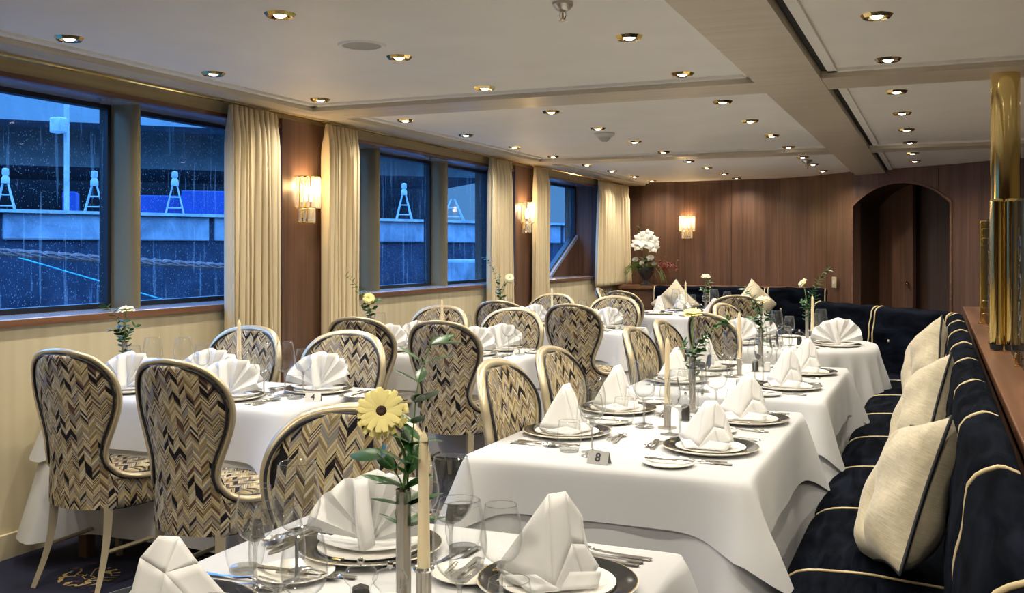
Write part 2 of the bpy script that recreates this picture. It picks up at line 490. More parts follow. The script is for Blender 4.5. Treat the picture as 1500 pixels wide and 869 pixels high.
# piers between the windows (walnut)
pier = MB(); prev = -3.2
for (a, b) in WINS + [(14.0, 14.1)]:
    pier.box(XW - .42, XW, prev, a, SILL - .02, HEAD); prev = b
trim(pier, 'walnut_y')
for a, b in ((5.50, 5.62), (9.34, 9.42)):     # full-height walnut panels behind the wall lamps
    trim(MB().box(XW, XW + .025, a - .2, b + .2, .0, HEAD + .05), 'walnut_y')
trim(MB().box(XW - .02, XW + .012, -3.2, 13.2, HEAD - .012, HEAD + .012), 'walnut_h')
trim(MB().box(XW, XW + .02, -3.2, 13.2, 0, .11), 'wallpaper')
C.objects[-1].name if False else None
# window head linings, sills, glass
for k, (a, b) in enumerate(WINS):
    trim(MB().box(XG - .05, XW + .012, a, b, SILL - .03, SILL), 'sill', .004)
    trim(MB().box(XW, XW + .022, a, b, SILL - .035, SILL - .004), 'walnut_h')
    trim(MB().box(XG - .05, XW, a, b, HEAD - .004, HEAD), 'sill')
def pane(idx, y0, y1, z0=SILL, z1=HEAD, poly=None):
    wd = empty('window_%d' % idx); struct(wd)
    fr = MB(); e = .035
    if poly is None: poly = [(y0, z0), (y1, z0), (y1, z1), (y0, z1)]
    cy = sum(p[0] for p in poly) / len(poly); cz = sum(p[1] for p in poly) / len(poly)
    T = Matrix(((0, 0, 1, 0), (1, 0, 0, 0), (0, 1, 0, 0), (0, 0, 0, 1)))
    n = len(poly); inn = [(p[0] + (e if p[0] < cy else -e), p[1] + (e * .8 if p[1] < cz else -e * .8)) for p in poly]
    for i in range(n):
        j = (i + 1) % n
        fr.prism([poly[i], poly[j], inn[j], inn[i]], XG - .03, XG + .03, T=T)
    fr.build('window_frame', 'win_black', wd, smooth=0)
    g = MB(); g.add([(XG, p[0], p[1]) for p in poly], [tuple(range(n))])
    g.build('pane', 'rain', wd, smooth=0, fixn=False)
pane(1, 2.0, 4.165); pane(2, 4.235, 5.28)
pane(3, 6.05, 6.70); pane(4, 6.78, 7.91); pane(5, 7.99, 9.14)
pane(6, 9.70, 11.78, poly=[(9.70, SILL), (10.80, SILL), (11.78, 1.57), (11.78, HEAD), (9.70, HEAD)])
def postshape(cy, ay, ax):
    mb = MB(); pts = [(XG - .04, cy - ay)] + [(XG + ax * math.cos(a) ** .8 if abs(a) < PI / 2 - .01 else XG, cy + ay * math.sin(a)) for a in [R(-90 + 6 * i) for i in range(31)]] + [(XG - .04, cy + ay)]
    mb.prism(pts, SILL, HEAD); n_tr[0] += 1
    return struct(mb.build('trim_%d' % n_tr[0], 'post', smooth=50))
postshape(4.20, .045, .19); postshape(6.74, .045, .19); postshape(7.95, .045, .17)
# the diagonal walnut infill below the last window
T = Matrix(((0, 0, 1, 0), (1, 0, 0, 0), (0, 1, 0, 0), (0, 0, 0, 1)))
trim(MB().prism([(10.80, SILL), (11.78, SILL), (11.78, 1.56)], XG, XG + .02, T=T), 'walnut_y')
trim(MB().prism([(10.76, SILL), (10.84, SILL), (11.78, 1.55), (11.78, 1.60)], XG, XG + .06, T=T), 'sill')
# curtain rail
rail = MB().tube([(XW + .09, 2.4, 2.268), (XW + .09, 12.6, 2.268)], .008, 8).build('curtain_rail', 'brass')
tag(rail, 'thin brass curtain rail running under the ceiling edge above the windows', 'curtain rail')
# ---- far wall, arch, right and rear walls
FP = [(-4.3, 13.12), (-1.9, 13.05), (-1.45, 12.80), (-1.1, 12.42), (-.92, 12.22)]
FP2 = [(.14, 11.60), (.50, 11.28), (4.1, 9.4)]
def extr(poly, z0, z1, th=.12):
    mb = MB()
    for (a, b) in zip(poly, poly[1:]):
        d = Vector((b[0] - a[0], b[1] - a[1])); n = Vector((-d.y, d.x)).normalized() * th
        mb.prism([a, b, (b[0] + n.x, b[1] + n.y), (a[0] + n.x, a[1] + n.y)], z0, z1)
    return mb
struct(extr(FP, 0, ZC + .05).build('wall_far', 'walnut', smooth=35))
struct(extr(FP2, 0, ZC + .05).build('wall_far_right', 'walnut', smooth=35))
A0 = Vector((-.92, 12.22)); A1 = Vector((.14, 11.60)); AD = (A1 - A0); AW = AD.length; AD.normalize(); AN = Vector((-AD.y, AD.x))
def apt(s, dep, z): p = A0 + AD * s + AN * dep; return (p.x, p.y, z)
mb = MB(); SPR, TOPZ = 1.93, 2.17; ns = 24
def archz(s):
    h = TOPZ - SPR; c = AW / 2; r = (c * c + h * h) / (2 * h); return TOPZ - r + math.sqrt(max(0, r * r - (s - c) ** 2))
mb.grid(lambda u, v: apt(u * AW, 0, lerp(archz(u * AW), ZC + .05, v)), ns, 1)
struct(mb.build('wall_arch', 'walnut', smooth=0, fixn=False))
mb = MB()      # arch lining
pth = [(0, 0)] + [(i / ns * AW, archz(i / ns * AW)) for i in range(ns + 1)] + [(AW, 0)]
for (s0, z0), (s1, z1) in zip(pth, pth[1:]):
    mb.add([apt(s0, -.012, z0), apt(s1, -.012, z1), apt(s1, .55, z1), apt(s0, .55, z0)], [(0, 1, 2, 3)])
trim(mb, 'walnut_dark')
mb = MB()
for q, (s0, z0) in enumerate(pth[:-1]):
    s1, z1 = pth[q + 1]; c = AW / 2
    def inn(s, z): return (c + (s - c) * .965, z - .02 if z > 1 else z)
    a = inn(s0, z0); b = inn(s1, z1)
    mb.add([apt(s0, -.016, z0), apt(s1, -.016, z1), apt(b[0], -.016, b[1]), apt(a[0], -.016, a[1])], [(0, 1, 2, 3)])
trim(mb, 'walnut_h')
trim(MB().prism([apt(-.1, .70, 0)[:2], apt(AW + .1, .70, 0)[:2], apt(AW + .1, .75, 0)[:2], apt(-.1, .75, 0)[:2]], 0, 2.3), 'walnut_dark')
door = empty('door_1'); struct(door)
mb = MB(); a = apt(0, .55, 0); b = apt(AW * .40, .45, 0)
mb.prism([a[:2], b[:2], apt(AW * .40, .52, 0)[:2], apt(0, .60, 0)[:2]], 0, 2.2); mb.build('door_leaf', 'walnut_y', door, smooth=0)
mb = MB(); mb.prism([apt(AW * .40, .60, 0)[:2], apt(AW, .60, 0)[:2], apt(AW, .65, 0)[:2], apt(AW * .40, .65, 0)[:2]], 0, 2.2)
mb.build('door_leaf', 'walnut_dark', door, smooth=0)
kx = apt(AW * .355, .42, 1.02)
kn = MB().lathe([(0, -.03), (.02, -.02), (.022, 0), (.01, .012), (.01, .03)], 12, T=Matrix.Translation(kx) @ Matrix.Rotation(PI / 2, 4, 'X')).build('door_knob', 'brass', door)
struct(MB().box(4.0, 4.1, -3.2, 9.6, 0, ZC).build('wall_right', 'wallpaper', smooth=0))
struct(MB().box(-4.4, 4.1, -3.2, -3.1, 0, ZC).build('wall_rear', 'walnut', smooth=0))
# switch plate beside the arch
sw = empty('light_switch', (-1.13, 12.40, 1.02), R(-48))
MB().box(-.04, .04, -.012, 0, -.065, .065).build('plate', 'switch', sw, bevel=.004)
MB().box(-.012, .012, -.02, -.012, -.022, .022).build('rocker', 'plaster_white', sw, bevel=.002)
tag(sw, 'small beige light switch plate on the walnut wall left of the arch', 'light switch')
# partition right of the banquette with the walnut ledge on top
LX0, LX1, LZ = .19, .62, .93
ld = empty('ledge_partition', (.40, 4, 0))
MB().box(LX0 - .4, LX1 - .4, -5.0, 5.15, LZ - .035, LZ).build('ledge_top', 'walnut_h', ld, bevel=.004)
MB().box(LX0 - .37, LX1 - .44, -5.0, 5.1, 0, LZ - .035).build('partition_panel', 'walnut_y', ld, smooth=0)
tag(ld, 'long low partition with polished walnut ledge behind the right banquette', 'partition')
ld2 = empty('ledge_shelf', (-2.4, 12.75, 0))
MB().box(-1.45, .95, -.32, .26, .90, .945).build('ledge_top', 'walnut_h', ld2, bevel=.004)
MB().box(-1.43, .9, -.28, .25, 0, .90).build('ledge_panel', 'walnut', ld2, smooth=0)
tag(ld2, 'walnut ledge under the far wall carrying the flower urn', 'ledge')

# ================================================================ OUTSIDE
A = Vector((-10.4, 8.6)); B = Vector((-7.12, 15.45)); D = (B - A).normalized()      # quay edge line
def ql(t, off=0):       # point along the quay, off metres behind the edge
    n = Vector((-D.y, D.x)); p = A + D * t + n * off; return p
def slab(t0, t1, o0, o1, z0, z1, mb=None):
    mb = mb or MB()
    mb.prism([tuple(ql(t0, o0)), tuple(ql(t1, o0)), tuple(ql(t1, o1)), tuple(ql(t0, o1))], z0, z1); return mb
q = empty('quay_wall'); tag(q, 'concrete quay wall beyond the rain-spattered windows', 'quay')
mb = MB()
for i in range(-6, 14): slab(i * 1.35 + .04, i * 1.35 + 1.31, 0, .4, 1.53, 1.86, mb)
mb.build('concrete_block', 'concrete', q, smooth=0, bevel=.02)
slab(-9, 22, -.06, 5, 1.86, 1.90).build('quay_top', 'galv', q, smooth=0)
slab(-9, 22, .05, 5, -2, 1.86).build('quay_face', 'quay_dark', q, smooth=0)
slab(2.3, 22, -1.02, -.9, .58, .78).build('lower_beam', 'concrete', q, smooth=0)
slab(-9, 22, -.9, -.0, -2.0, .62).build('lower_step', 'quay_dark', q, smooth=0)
struct(MB().box(-60, -4.9, -20, 60, -2.1, -2).build('harbour_water', 'water', smooth=0))
mb = MB()
rs = random.Random(3)
for k in range(90):
    t = rs.uniform(-6, 1.6); p = ql(t, rs.uniform(-2.6, -1.9)); z = .0 + rs.random() * .7
    a = rs.uniform(0, 6.28); l = rs.uniform(.15, .45)
    mb.tube([(p.x, p.y, z - .5), (p.x + .1 * math.cos(a), p.y + .1 * math.sin(a), z - .1), (p.x + l * math.cos(a), p.y + l * math.sin(a), z + .1)], [.006, .02, .003], 4)
tag(mb.build('bank_scrub', 'scrub'), 'dry scrub on the dark river bank', 'scrub', kind='stuff')
bd = empty('bridge'); tag(bd, 'concrete bridge deck spanning behind the quay', 'bridge')
E0, E1 = Vector((-26.4, 15.9)), Vector((-12.8, 29.3)); ED = (E1 - E0).normalized(); EN = Vector((-ED.y, ED.x))
def brg(t0, t1, o0, o1, z0, z1):
    f = lambda t, o_: tuple(E0 + ED * t + EN * o_)
    return MB().prism([f(t0, o0), f(t1, o0), f(t1, o1), f(t0, o1)], z0, z1)
brg(-30, 18.9, 0, 6, 3.7, 4.75).build('deck_beam', 'deck', bd, smooth=0)
brg(-30, 18.9, -1.5, 6, 4.75, 6.3).build('parapet', 'parapet', bd, smooth=0)
brg(-30, 18.9, 7, 7.5, -1, 3.8).build('back_wall', 'steelwork', bd, smooth=0)
for t in (-16, -5, 3, 11): brg(t, t + 1.2, 2, 4, -1, 3.7).build('pier', 'steelwork', bd, smooth=0)
def trestle(x, y, h, label, wdt=.24, lamp=True):
    o = empty('trestle', (x, y, 1.9), R(40))
    for s in (-1, 1):
        for f in (-1, 1):
            MB().tube([(s * wdt / 2, f * .06, 0), (s * .03, f * .02, h)], .010, 6).build('leg', 'galv', o)
    mb = MB()
    for q_ in (.22, .6):
        w_ = lerp(wdt / 2, .03, q_)
        for f in (-1, 1): mb.tube([(-w_, f * .04, h * q_), (w_, f * .04, h * q_)], .008, 6)
    mb.build('rung', 'galv', o)
    if lamp: MB().lathe([(0, h + .20), (.04, h + .19), (.045, h + .12), (.03, h + .10), (.05, h + .06), (.05, h), (0, h)], 10).build('bollard_head', 'galv', o)
    return tag(o, label, 'trestle', 'trestles on the quay')
trestle(-11.2, 9.35, .38, 'galvanised trestle on the quay at the left edge of the nearest window')
trestle(-10.29, 9.96, .36, 'galvanised trestle on the quay right of the lamp pole')
trestle(-9.73, 10.85, .40, 'galvanised trestle on the quay seen through the second pane')
trestle(-8.14, 14.47, .42, 'galvanised trestle on the quay seen beyond the middle windows', .26)
trestle(-7.80, 15.6, .40, 'wide low trestle on the quay just left of the third curtain', .40, False)
o = empty('lamp_pole', (-10.46, 9.66, 1.9))
MB().tube([(0, 0, 0), (0, 0, 1.45)], .033, 14).build('pole', 'galv', o)
MB().box(-.09, .09, -.20, -.06, 1.02, 1.22).build('floodlight', 'galv', o, bevel=.02)
tag(o, 'pale lamp pole standing on the quay outside the nearest window', 'lamp pole')
for bx_, by_, w_, h_, lab in ((-11.5, 10.7, .09, .34, 'slim blue container beside the lamp pole outside'), (-11.3, 12.3, .36, .36, 'blue container on the quay behind the second pane post'), (-10.5, 12.4, .36, .42, 'large blue container on the quay behind the first curtain')):
    tg = tag(MB().box(-w_, w_, -.2, .2, 0, h_).build('container', 'bluebox', smooth=0, bevel=.02), lab, 'container', 'blue containers on the quay'); tg.location = (bx_, by_, 1.9); tg.rotation_euler = (0, 0, R(40))
o = tag(MB().box(-.20, .20, -.20, .20, 0, .37).build('stone_block', 'concrete', bevel=.05), 'pale weathered stone block outside the middle right pane', 'stone block'); o.location = (-6.39, 13.04, .90)
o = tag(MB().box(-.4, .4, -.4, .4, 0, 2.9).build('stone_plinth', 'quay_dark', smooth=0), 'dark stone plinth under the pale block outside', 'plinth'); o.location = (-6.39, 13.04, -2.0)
def rope(name, a, b, sag, r, mat, label, tw=True):
    mb = MB(); n = 120
    base = [Vector(a).lerp(Vector(b), i / n) - Vector((0, 0, sag * 4 * (i / n) * (1 - i / n))) for i in range(n + 1)]
    if tw:
        for s in range(3):
            mb.tube([p + Vector((0, math.cos(i * .9 + s * 2.09), math.sin(i * .9 + s * 2.09))) * r * .5 for i, p in enumerate(base)], r * .62, 6)
    else: mb.tube(base, r, 6)
    return tag(mb.build(name, mat), label, 'rope')
rope('mooring_rope', (-6.6, 2.4, 1.60), (-6.2, 9.4, 1.16), .03, .035, 'rope', 'thick brown twisted mooring rope sloping across the windows')
rope('mooring_line', (-8.6, 5.0, 1.92), (-5.4, 6.2, .95), .0, .006, 'rope_cyan', 'thin turquoise line slanting down from the quay', False)
tr = empty('far_tree', (-11, 34, 0))
mb = MB(); rs = random.Random(5)
for k in range(140):
    a = rs.uniform(0, 6.28); z = rs.uniform(2, 6); l = rs.uniform(.4, 1.8)
    mb.tube([(0, 0, z * .7), (l * .6 * math.cos(a), l * .6 * math.sin(a), z), (l * math.cos(a), l * math.sin(a), z + .7)], [.06, .03, .008], 4)
mb.build('branches', 'scrub', tr); MB().tube([(0, 0, -2), (0, 0, 5)], [.25, .08], 8).build('trunk', 'scrub', tr)
tag(tr, 'bare winter tree against the sky outside the last window', 'tree')
o = MB().box(-1.2, 1.2, -4, 4, -2, 2.0).build('harbour_building', 'steelwork', smooth=0, bevel=.05); o.location = (-11.5, 40, 0)
tag(o, 'dark harbour building low against the sky outside the last window', 'building')
o = MB().box(-.25, .25, -.6, .6, -4, 4).build('crane_arm', 'steelwork', smooth=0); o.location = (-9.0, 27.5, 1.6); o.rotation_euler = (R(35), 0, 0)
tag(o, 'dark slanting steel arm outside the last window', 'crane')

# ================================================================ CURTAINS
def curtain(y0, y1, z0, z1, pleats, label, flare=.12, seed=1):
    rs = random.Random(seed); ph = [rs.uniform(-.5, .5) for _ in range(40)]
    o = empty('curtain', (XW + .09, (y0 + y1) / 2, z0))
    W = y1 - y0; H = z1 - z0
    def fn(u, v):
        z = v * H; top = H - z
        a = u * pleats * 2 * PI
        hd = max(0, 1 - top / .15)
        amp = lerp(.032, .014, hd) * (1 + .35 * math.sin(u * 9 + seed))
        pinch = math.exp(-((top - .11) / .03) ** 2)
        x = math.cos(a + ph[int(u * 10) % 40] * .3 * (1 - hd)) * amp * (1 - .55 * pinch)
        x += .01 * math.sin(2.3 * a + 3 * v + seed) * (1 - hd)
        w = W * (1 + flare * (1 - v) - .02 * pinch)
        y = (u - .5) * w + .006 * math.sin(a * 2)
        return (x, y, z)
    MB().grid(fn, pleats * 14, 30).build('drape', 'curtain', o, solid=.003, smooth=80, fixn=False)
    mb = MB()
    for i in range(pleats):
        y = ((i + .5) / pleats - .5) * W
        mb.tube([(-.01, y, H - .005), (0, y, H + .012), (.0, y, H + .02)], .004, 6)
    mb.build('hooks', 'brass', o)
    return tag(o, label, 'curtain', 'cream curtains along the window wall')
curtain(4.70, 5.14, .02, 2.255, 9, 'cream pleated curtain closest to the camera, left of the nearest wall lamp', seed=1)
curtain(5.70, 6.08, .02, 2.255, 8, 'cream pleated curtain right of the nearest wall lamp', seed=2)
curtain(8.38, 8.86, .02, 2.255, 9, 'cream pleated curtain left of the middle wall lamp, beside the middle windows', seed=3)
curtain(9.48, 9.82, .02, 2.255, 7, 'cream pleated curtain right of the middle wall lamp', seed=4)
curtain(11.55, 12.80, .96, 2.255, 9, 'short cream curtain in the far corner behind the flower urn', seed=5)

# ================================================================ CEILING FIXTURES
def mk_downlight():
    o = empty('downlight')
    n = 10; mb = MB()
    prof = [(.034, .004), (.052, -.010), (.060, .0), (.060, .002)]
    mb.lathe([(.030, .006), (.040, -.012), (.052, -.014), (.062, .0)], n)
    mb.build('bezel', 'brass', o, smooth=0)
    MB().lathe([(0, -.017), (.014, -.015), (.024, -.008), (.029, .002), (0, .004)], 20).build('lens', 'lens', o)
    ld_ = bpy.data.lights.new('downlight_lamp', 'SPOT'); ld_.energy = SPOT_W; ld_.color = (1, .90, .74)
    ld_.spot_size = R(150); ld_.spot_blend = 1.0; ld_.shadow_soft_size = .035
    lo = bpy.data.objects.new('lamp', ld_); COL.objects.link(lo); lo.parent = o; lo.location = (0, 0, -.03)
    return o
PROTO['downlight'] = [mk_downlight, None]
GX = [(-3.45, 'window-side row'), (-2.35, 'second row from the windows'), (-1.22, 'row left of the long beam'), (-.22, 'row right of the long beam')]
GY = [3.20, 4.13, 5.10, 6.15, 7.13, 8.12, 9.08, 10.1, 10.98, 11.92, 12.72]
ORD = ['nearest the camera', 'second from the camera', 'third, just before the first cross beam', 'first beyond the first cross beam', 'second beyond the first cross beam',
       'third beyond the first cross beam', 'last before the second cross beam', 'first beyond the second cross beam', 'second beyond the second cross beam',
       'third beyond the second cross beam', 'closest to the far wall']
for x, rown in GX:
    for y, on in zip(GY, ORD):
        if x > -.5 and y > 11.3: continue
        if x > -1.5 and y > 12.3: continue
        place('downlight', (x, y, ZC), 0, 'brass ceiling downlight, %s, %s' % (rown, on), 'downlight', 'brass downlights in the ceiling')
for x in (1.2, 2.6):  # unseen lamps added to fill the right of the room with light
    for y in (-1.2, .6, 2.2, 3.3, 4.4, 5.5, 6.6, 7.7):
        place('downlight', (x, y, ZC), 0, 'unseen brass ceiling downlight added beyond the right edge of the view', 'downlight', 'added downlights right of the view')
for x in (-3.45, -2.35, -1.22, -.22):  # unseen lamps added out of frame for front light
    for y in (-1.6, .8, 2.2):
        place('downlight', (x, y, ZC), 0, 'unseen brass ceiling downlight added above and behind the camera', 'downlight', 'added downlights behind the camera')
sp_ = empty('ceiling_speaker', (-2.37, 3.83, ZC))
MB().lathe([(.088, 0), (.088, -.006), (.102, -.008), (.11, 0)], 36).build('rim', 'ceiling', sp_)
MB().lathe([(0, -.005), (.086, -.004), (.088, 0)], 36).build('grille', 'grey_mesh', sp_)
tag(sp_, 'round grey ceiling speaker flush in the nearest ceiling panel', 'speaker')
def sprinkler(loc, label, s=1.0):
    o = empty('sprinkler', loc)
    MB().lathe([(0, 0), (.040 * s, 0), (.040 * s, -.010 * s), (.026 * s, -.026 * s), (.012 * s, -.034 * s), (0, -.034 * s)], 20).build('escutcheon', 'pewter', o)
    mb = MB()
    for q_ in (-1, 1): mb.tube([(q_ * .010 * s, 0, -.03 * s), (q_ * .012 * s, 0, -.05 * s), (q_ * .004 * s, 0, -.066 * s)], .0025 * s, 6)
    mb.lathe([(0, -.066 * s), (.014 * s, -.066 * s), (.014 * s, -.069 * s), (0, -.069 * s)], 12)
    mb.build('yoke', 'steel', o)
    MB().lathe([(0, -.036 * s), (.0035 * s, -.038 * s), (.0035 * s, -.06 * s), (0, -.062 * s)], 8).build('bulb', plain('amber_bulb', (.7, .3, .02), .2), o)
    return tag(o, label, 'sprinkler', 'ceiling sprinklers')
sprinkler((-1.28, 3.47, ZC), 'chrome fire sprinkler at the top of the nearest ceiling panel')
sprinkler((-1.22, 10.45, ZC), 'small chrome fire sprinkler in the ceiling near the far wall', 1.3)
sd = empty('smoke_detector', (-2.40, 7.45, ZC))
MB().lathe([(0, 0), (.080, 0), (.082, -.014), (.06, -.034), (0, -.034)], 28).build('base', 'plaster_white', sd)
mb = MB().lathe([(.052, -.034), (.042, -.05), (.022, -.068), (0, -.07)], 16); mb.build('chamber', 'grey_mesh', sd)
tag(sd, 'white conical smoke detector on the middle ceiling panel', 'smoke detector')

# ================================================================ WALL LAMPS
def mk_sconce():
    o = empty('wall_lamp')           # local -Y... projects along +X, wall behind
    MB().box(-.002, .012, -.04, .04, -.12, .12).build('back_plate', 'brass', o, bevel=.004)
    def ring(r, z, nm):
        pts = [(.005, -r, z)] + [(.02 + r * math.cos(a) * 1.0, r * math.sin(a), z) for a in [R(-90 + 180 * i / 14) for i in range(15)]] + [(.005, r, z)]
        MB().tube(pts, .005, 6).build(nm, 'brass', o)
    ring(.095, .15, 'frame_ring'); ring(.095, -.055, 'frame_ring'); ring(.062, -.15, 'frame_ring')
    rod_u = MB().lathe([(0, .0), (.011, .004), (.0125, .02), (.0125, .19), (.011, .206), (0, .21)], 6)
    ru = None
    for i in range(9):
        a = R(-86 + 172 * i / 8)
        if ru is None: ru = rod_u.build('crystal_rod', 'crystal', o, smooth=0); r_ = ru
        else: r_ = ru.copy(); COL.objects.link(r_); r_.parent = o
        r_.location = (.02 + .095 * math.cos(a), .095 * math.sin(a), -.06)
    rl = None
    for i in range(7):
        a = R(-84 + 168 * i / 6)
        if rl is None: rl = MB().lathe([(0, .0), (.009, .004), (.0105, .015), (.0105, .095), (0, .10)], 6).build('short_crystal_rod', 'crystal', o, smooth=0); r_ = rl
        else: r_ = rl.copy(); COL.objects.link(r_); r_.parent = o
        r_.location = (.02 + .062 * math.cos(a), .062 * math.sin(a), -.155)
    for s in (-1, 1):
        b_ = MB().lathe([(0, .06), (.010, .045), (.014, .02), (.010, 0), (.009, -.04), (0, -.04)], 10).build('bulb', 'bulb', o)
        b_.location = (.05, s * .028, .03)
        ld_ = bpy.data.lights.new('sconce_lamp', 'POINT'); ld_.energy = SCONCE_W; ld_.color = (1, .70, .38); ld_.shadow_soft_size = .03
        lo = bpy.data.objects.new('lamp', ld_); COL.objects.link(lo); lo.parent = o; lo.location = (.085, s * .04, .09)
    return o
PROTO['sconce'] = [mk_sconce, None]
place('sconce', (XW + .025, 5.52, 1.735), 0, 'crystal wall lamp nearest the camera, between the first two curtains', 'wall lamp', 'crystal wall lamps')
place('sconce', (XW + .025, 9.33, 1.735), 0, 'crystal wall lamp on the narrow walnut panel between the middle curtains', 'wall lamp', 'crystal wall lamps')
place('sconce', (-3.06, 13.08, 1.71), R(-90), 'crystal wall lamp on the far walnut wall right of the flower urn', 'wall lamp', 'crystal wall lamps')

# ================================================================ CHAIRS
HW = [(.455, .185), (.49, .168), (.55, .153), (.61, .160), (.68, .187), (.75, .213), (.81, .224), (.86, .219), (.90, .203), (.935, .175), (.96, .138), (.975, .090), (.982, .0)]
HWs = catmull([(a, b, 0) for a, b in HW], 6)
HWt = sorted([(p.x, max(0, p.y)) for p in HWs])
def hw(z): return interp(HWt, z)
def yback(z): return interp([(.30, -.225), (.50, -.235), (.70, -.250), (.85, -.275), (.985, -.305)], z)
KX = 1.05
def mk_chair():
    o = empty('dining_chair')
    # outer back shell down to the skirt
    def zr(v): return lerp(.338, .979, 1 - (1 - v) ** 1.35)
    def outer(u, v):
        z = zr(v); w_ = hw(z) if z > .52 else lerp(.188, hw(.52), max(0, (z - .40) / .12)); s = 2 * u - 1; x = s * w_
        hi = yback(z) + KX * x * x - .032 * max(0, 1 - s * s) ** .6 * min(1, w_ / .1)
        lo = -.262 + 2.0 * x * x
        t = max(0, min(1, (z - .40) / .16)); t = t * t * (3 - 2 * t)
        return (x, lerp(lo, hi, t), z)
    def uvo(u, v): z = zr(v); w_ = hw(z) if z > .52 else lerp(.188, hw(.52), max(0, (z - .40) / .12)); return ((2 * u - 1) * w_ + .5, z)
    MB().grid(outer, 20, 34, uvf=uvo).build('outer_back', 'herring', o, smooth=80, fixn=False)
    def inner(u, v):
        z = lerp(.46, .975, 1 - (1 - v) ** 1.35); w_ = hw(z) - .004; s = 2 * u - 1; x = s * w_
        return (x, yback(z) + KX * x * x + .004 + .030 * (1 - s * s) ** .6 * min(1, w_ / .1), z)
    def uvi(u, v): z = lerp(.46, .975, 1 - (1 - v) ** 1.35); return ((2 * u - 1) * hw(z) + 1.5, z + .013)
    MB().grid(inner, 20, 30, uvf=uvi).build('backrest', 'herring', o, smooth=80, fixn=False)
    # frame outline
    def outl(dy, dz, dr):
        half = [(.215, .235, .458), (.236, .12, .458), (.236, .00, .460), (.222, -.09, .463), (.196, -.15, .474), (.172, -.19, .500)]
        up_ = [(hw(z), yback(z) + KX * hw(z) ** 2, z) for z in (.55, .61, .68, .75, .81, .86, .90, .935, .96, .976)]
        h = half + up_
        pts = h + [(0, yback(.984), .984)] + [(-x, y, z) for x, y, z in reversed(h)]
        P = catmull(pts, 5); out = []
        for p in P:
            c = Vector((0, p.y, .74 if p.z > .52 else p.z)); d = (p - c); d.y = 0
            if d.length > 1e-6: d.normalize()
            out.append(p + d * dr + Vector((0, dy if p.z > .5 else 0, dz if p.z <= .5 else 0)))
        return out
    MB().tube(outl(0, 0, .004), .019, 10, sy=.62, up=(0, 1, 0)).build('frame', 'champagne', o, smooth=60)
    MB().tube(outl(-.017, -.012, -.008), .0052, 6).build('piping', 'cord_black', o, smooth=80)
    MB().tube(outl(.019, .010, -.009), .0052, 6).build('piping', 'cord_black', o, smooth=80)
    # seat body and cushion
    plan = catmull([(.0, .262, 0), (.15, .255, 0), (.222, .20, 0), (.232, .08, 0), (.222, -.05, 0), (.190, -.17, 0), (.12, -.232, 0), (0, -.25, 0),
                    (-.12, -.232, 0), (-.190, -.17, 0), (-.222, -.05, 0), (-.232, .08, 0), (-.222, .20, 0), (-.15, .255, 0)], 4, True)
    n = len(plan); per = [0]
    for i in range(n): per.append(per[-1] + (plan[(i + 1) % n] - plan[i]).length)
    def body(u, v):
        i = int(round(u * n)) % n; p = plan[i]; sc = [.93, .985, 1, 1.0][int(round(v * 3))]
        return (p.x * sc, p.y * sc, [.335, .345, .37, .458][int(round(v * 3))])
    MB().grid(body, n, 3, cu=False, uvf=lambda u, v: (per[int(round(u * n))] + 3, [.335, .345, .37, .458][int(round(v * 3))])).build('seat_skirt', 'herring', o, smooth=70)
    def cush(u, v):
        i = int(round(u * n)) % n; p = plan[i]; t = 1 - v
        sc = .965 * t; return (p.x * sc, p.y * sc, .458 + .045 * math.sqrt(max(0, 1 - t ** 4)))
    MB().grid(cush, n, 8, uvf=lambda u, v: (cush(u, v)[0] + 5, cush(u, v)[1])).build('seat', 'herring', o, smooth=80)
    MB().prism([(p.x * .95, p.y * .95) for p in plan], .335, .345).build('underside', 'black', o, smooth=0)
    # legs
    for s in (-1, 1):
        mb = MB(); P = [Vector((s * .150, -.195, .36)), Vector((s * .152, -.205, .24)), Vector((s * .160, -.235, .12)), Vector((s * .172, -.285, 0))]
        mb.tube(catmull(P, 4), [.026 - .0011 * i for i in range(13)], 4, up=(0, 1, .3)); mb.build('leg', 'champagne', o, smooth=30)
        mb = MB(); mb.tube([(s * .185, .185, .36), (s * .178, .195, 0)], [.026, .014], 4, up=(1, 1, 0)); mb.build('leg', 'champagne', o, smooth=30)
        MB().tube([(s * .157, -.225, .165), (s * .18, .188, .165)], .009, 6, sy=1.0).build('stretcher', 'champagne', o)
    return o
PROTO['chair'] = [mk_chair, None]
def chair(x, y, face, label, grp):
    """x, y of the top of the back; face = direction the sitter looks, degrees from +Y clockwise to +X"""
    a = R(face); fx, fy = math.sin(a), math.cos(a)
    place('chair', (x + fx * .30, y + fy * .30, 0), -a, label, 'dining chair', grp)
GC = 'herringbone chairs at '
chair(-2.61, 2.88, 3, 'herringbone chair seen from behind, aisle side of table 4, nearest full chair', GC + 'the nearest window table')
chair(-3.28, 3.00, 0, 'herringbone chair seen from behind at the left edge, by the window wall', GC + 'the nearest window table')
chair(-3.36, 4.33, 180, 'herringbone chair facing the camera at the window end of the nearest window table', GC + 'the nearest window table')
chair(-2.71, 4.27, 178, 'herringbone chair facing the camera at the aisle end of the nearest window table', GC + 'the nearest window table')
chair(-3.24, 5.16, -2, 'herringbone chair seen from behind at the window end of the second window table', GC + 'the second window table')
chair(-2.63, 5.08, 0, 'herringbone chair seen from behind at the aisle end of the second window table', GC + 'the second window table')
chair(-3.33, 6.50, 180, 'herringbone chair facing the camera at the window end of the second window table', GC + 'the second window table')
chair(-2.72, 6.42, 180, 'herringbone chair facing the camera at the aisle end of the second window table', GC + 'the second window table')
chair(-3.24, 7.28, 0, 'herringbone chair seen from behind at the window end of the third window table', GC + 'the third window table')
chair(-2.55, 7.06, 4, 'herringbone chair seen from behind at the aisle end of the third window table', GC + 'the third window table')
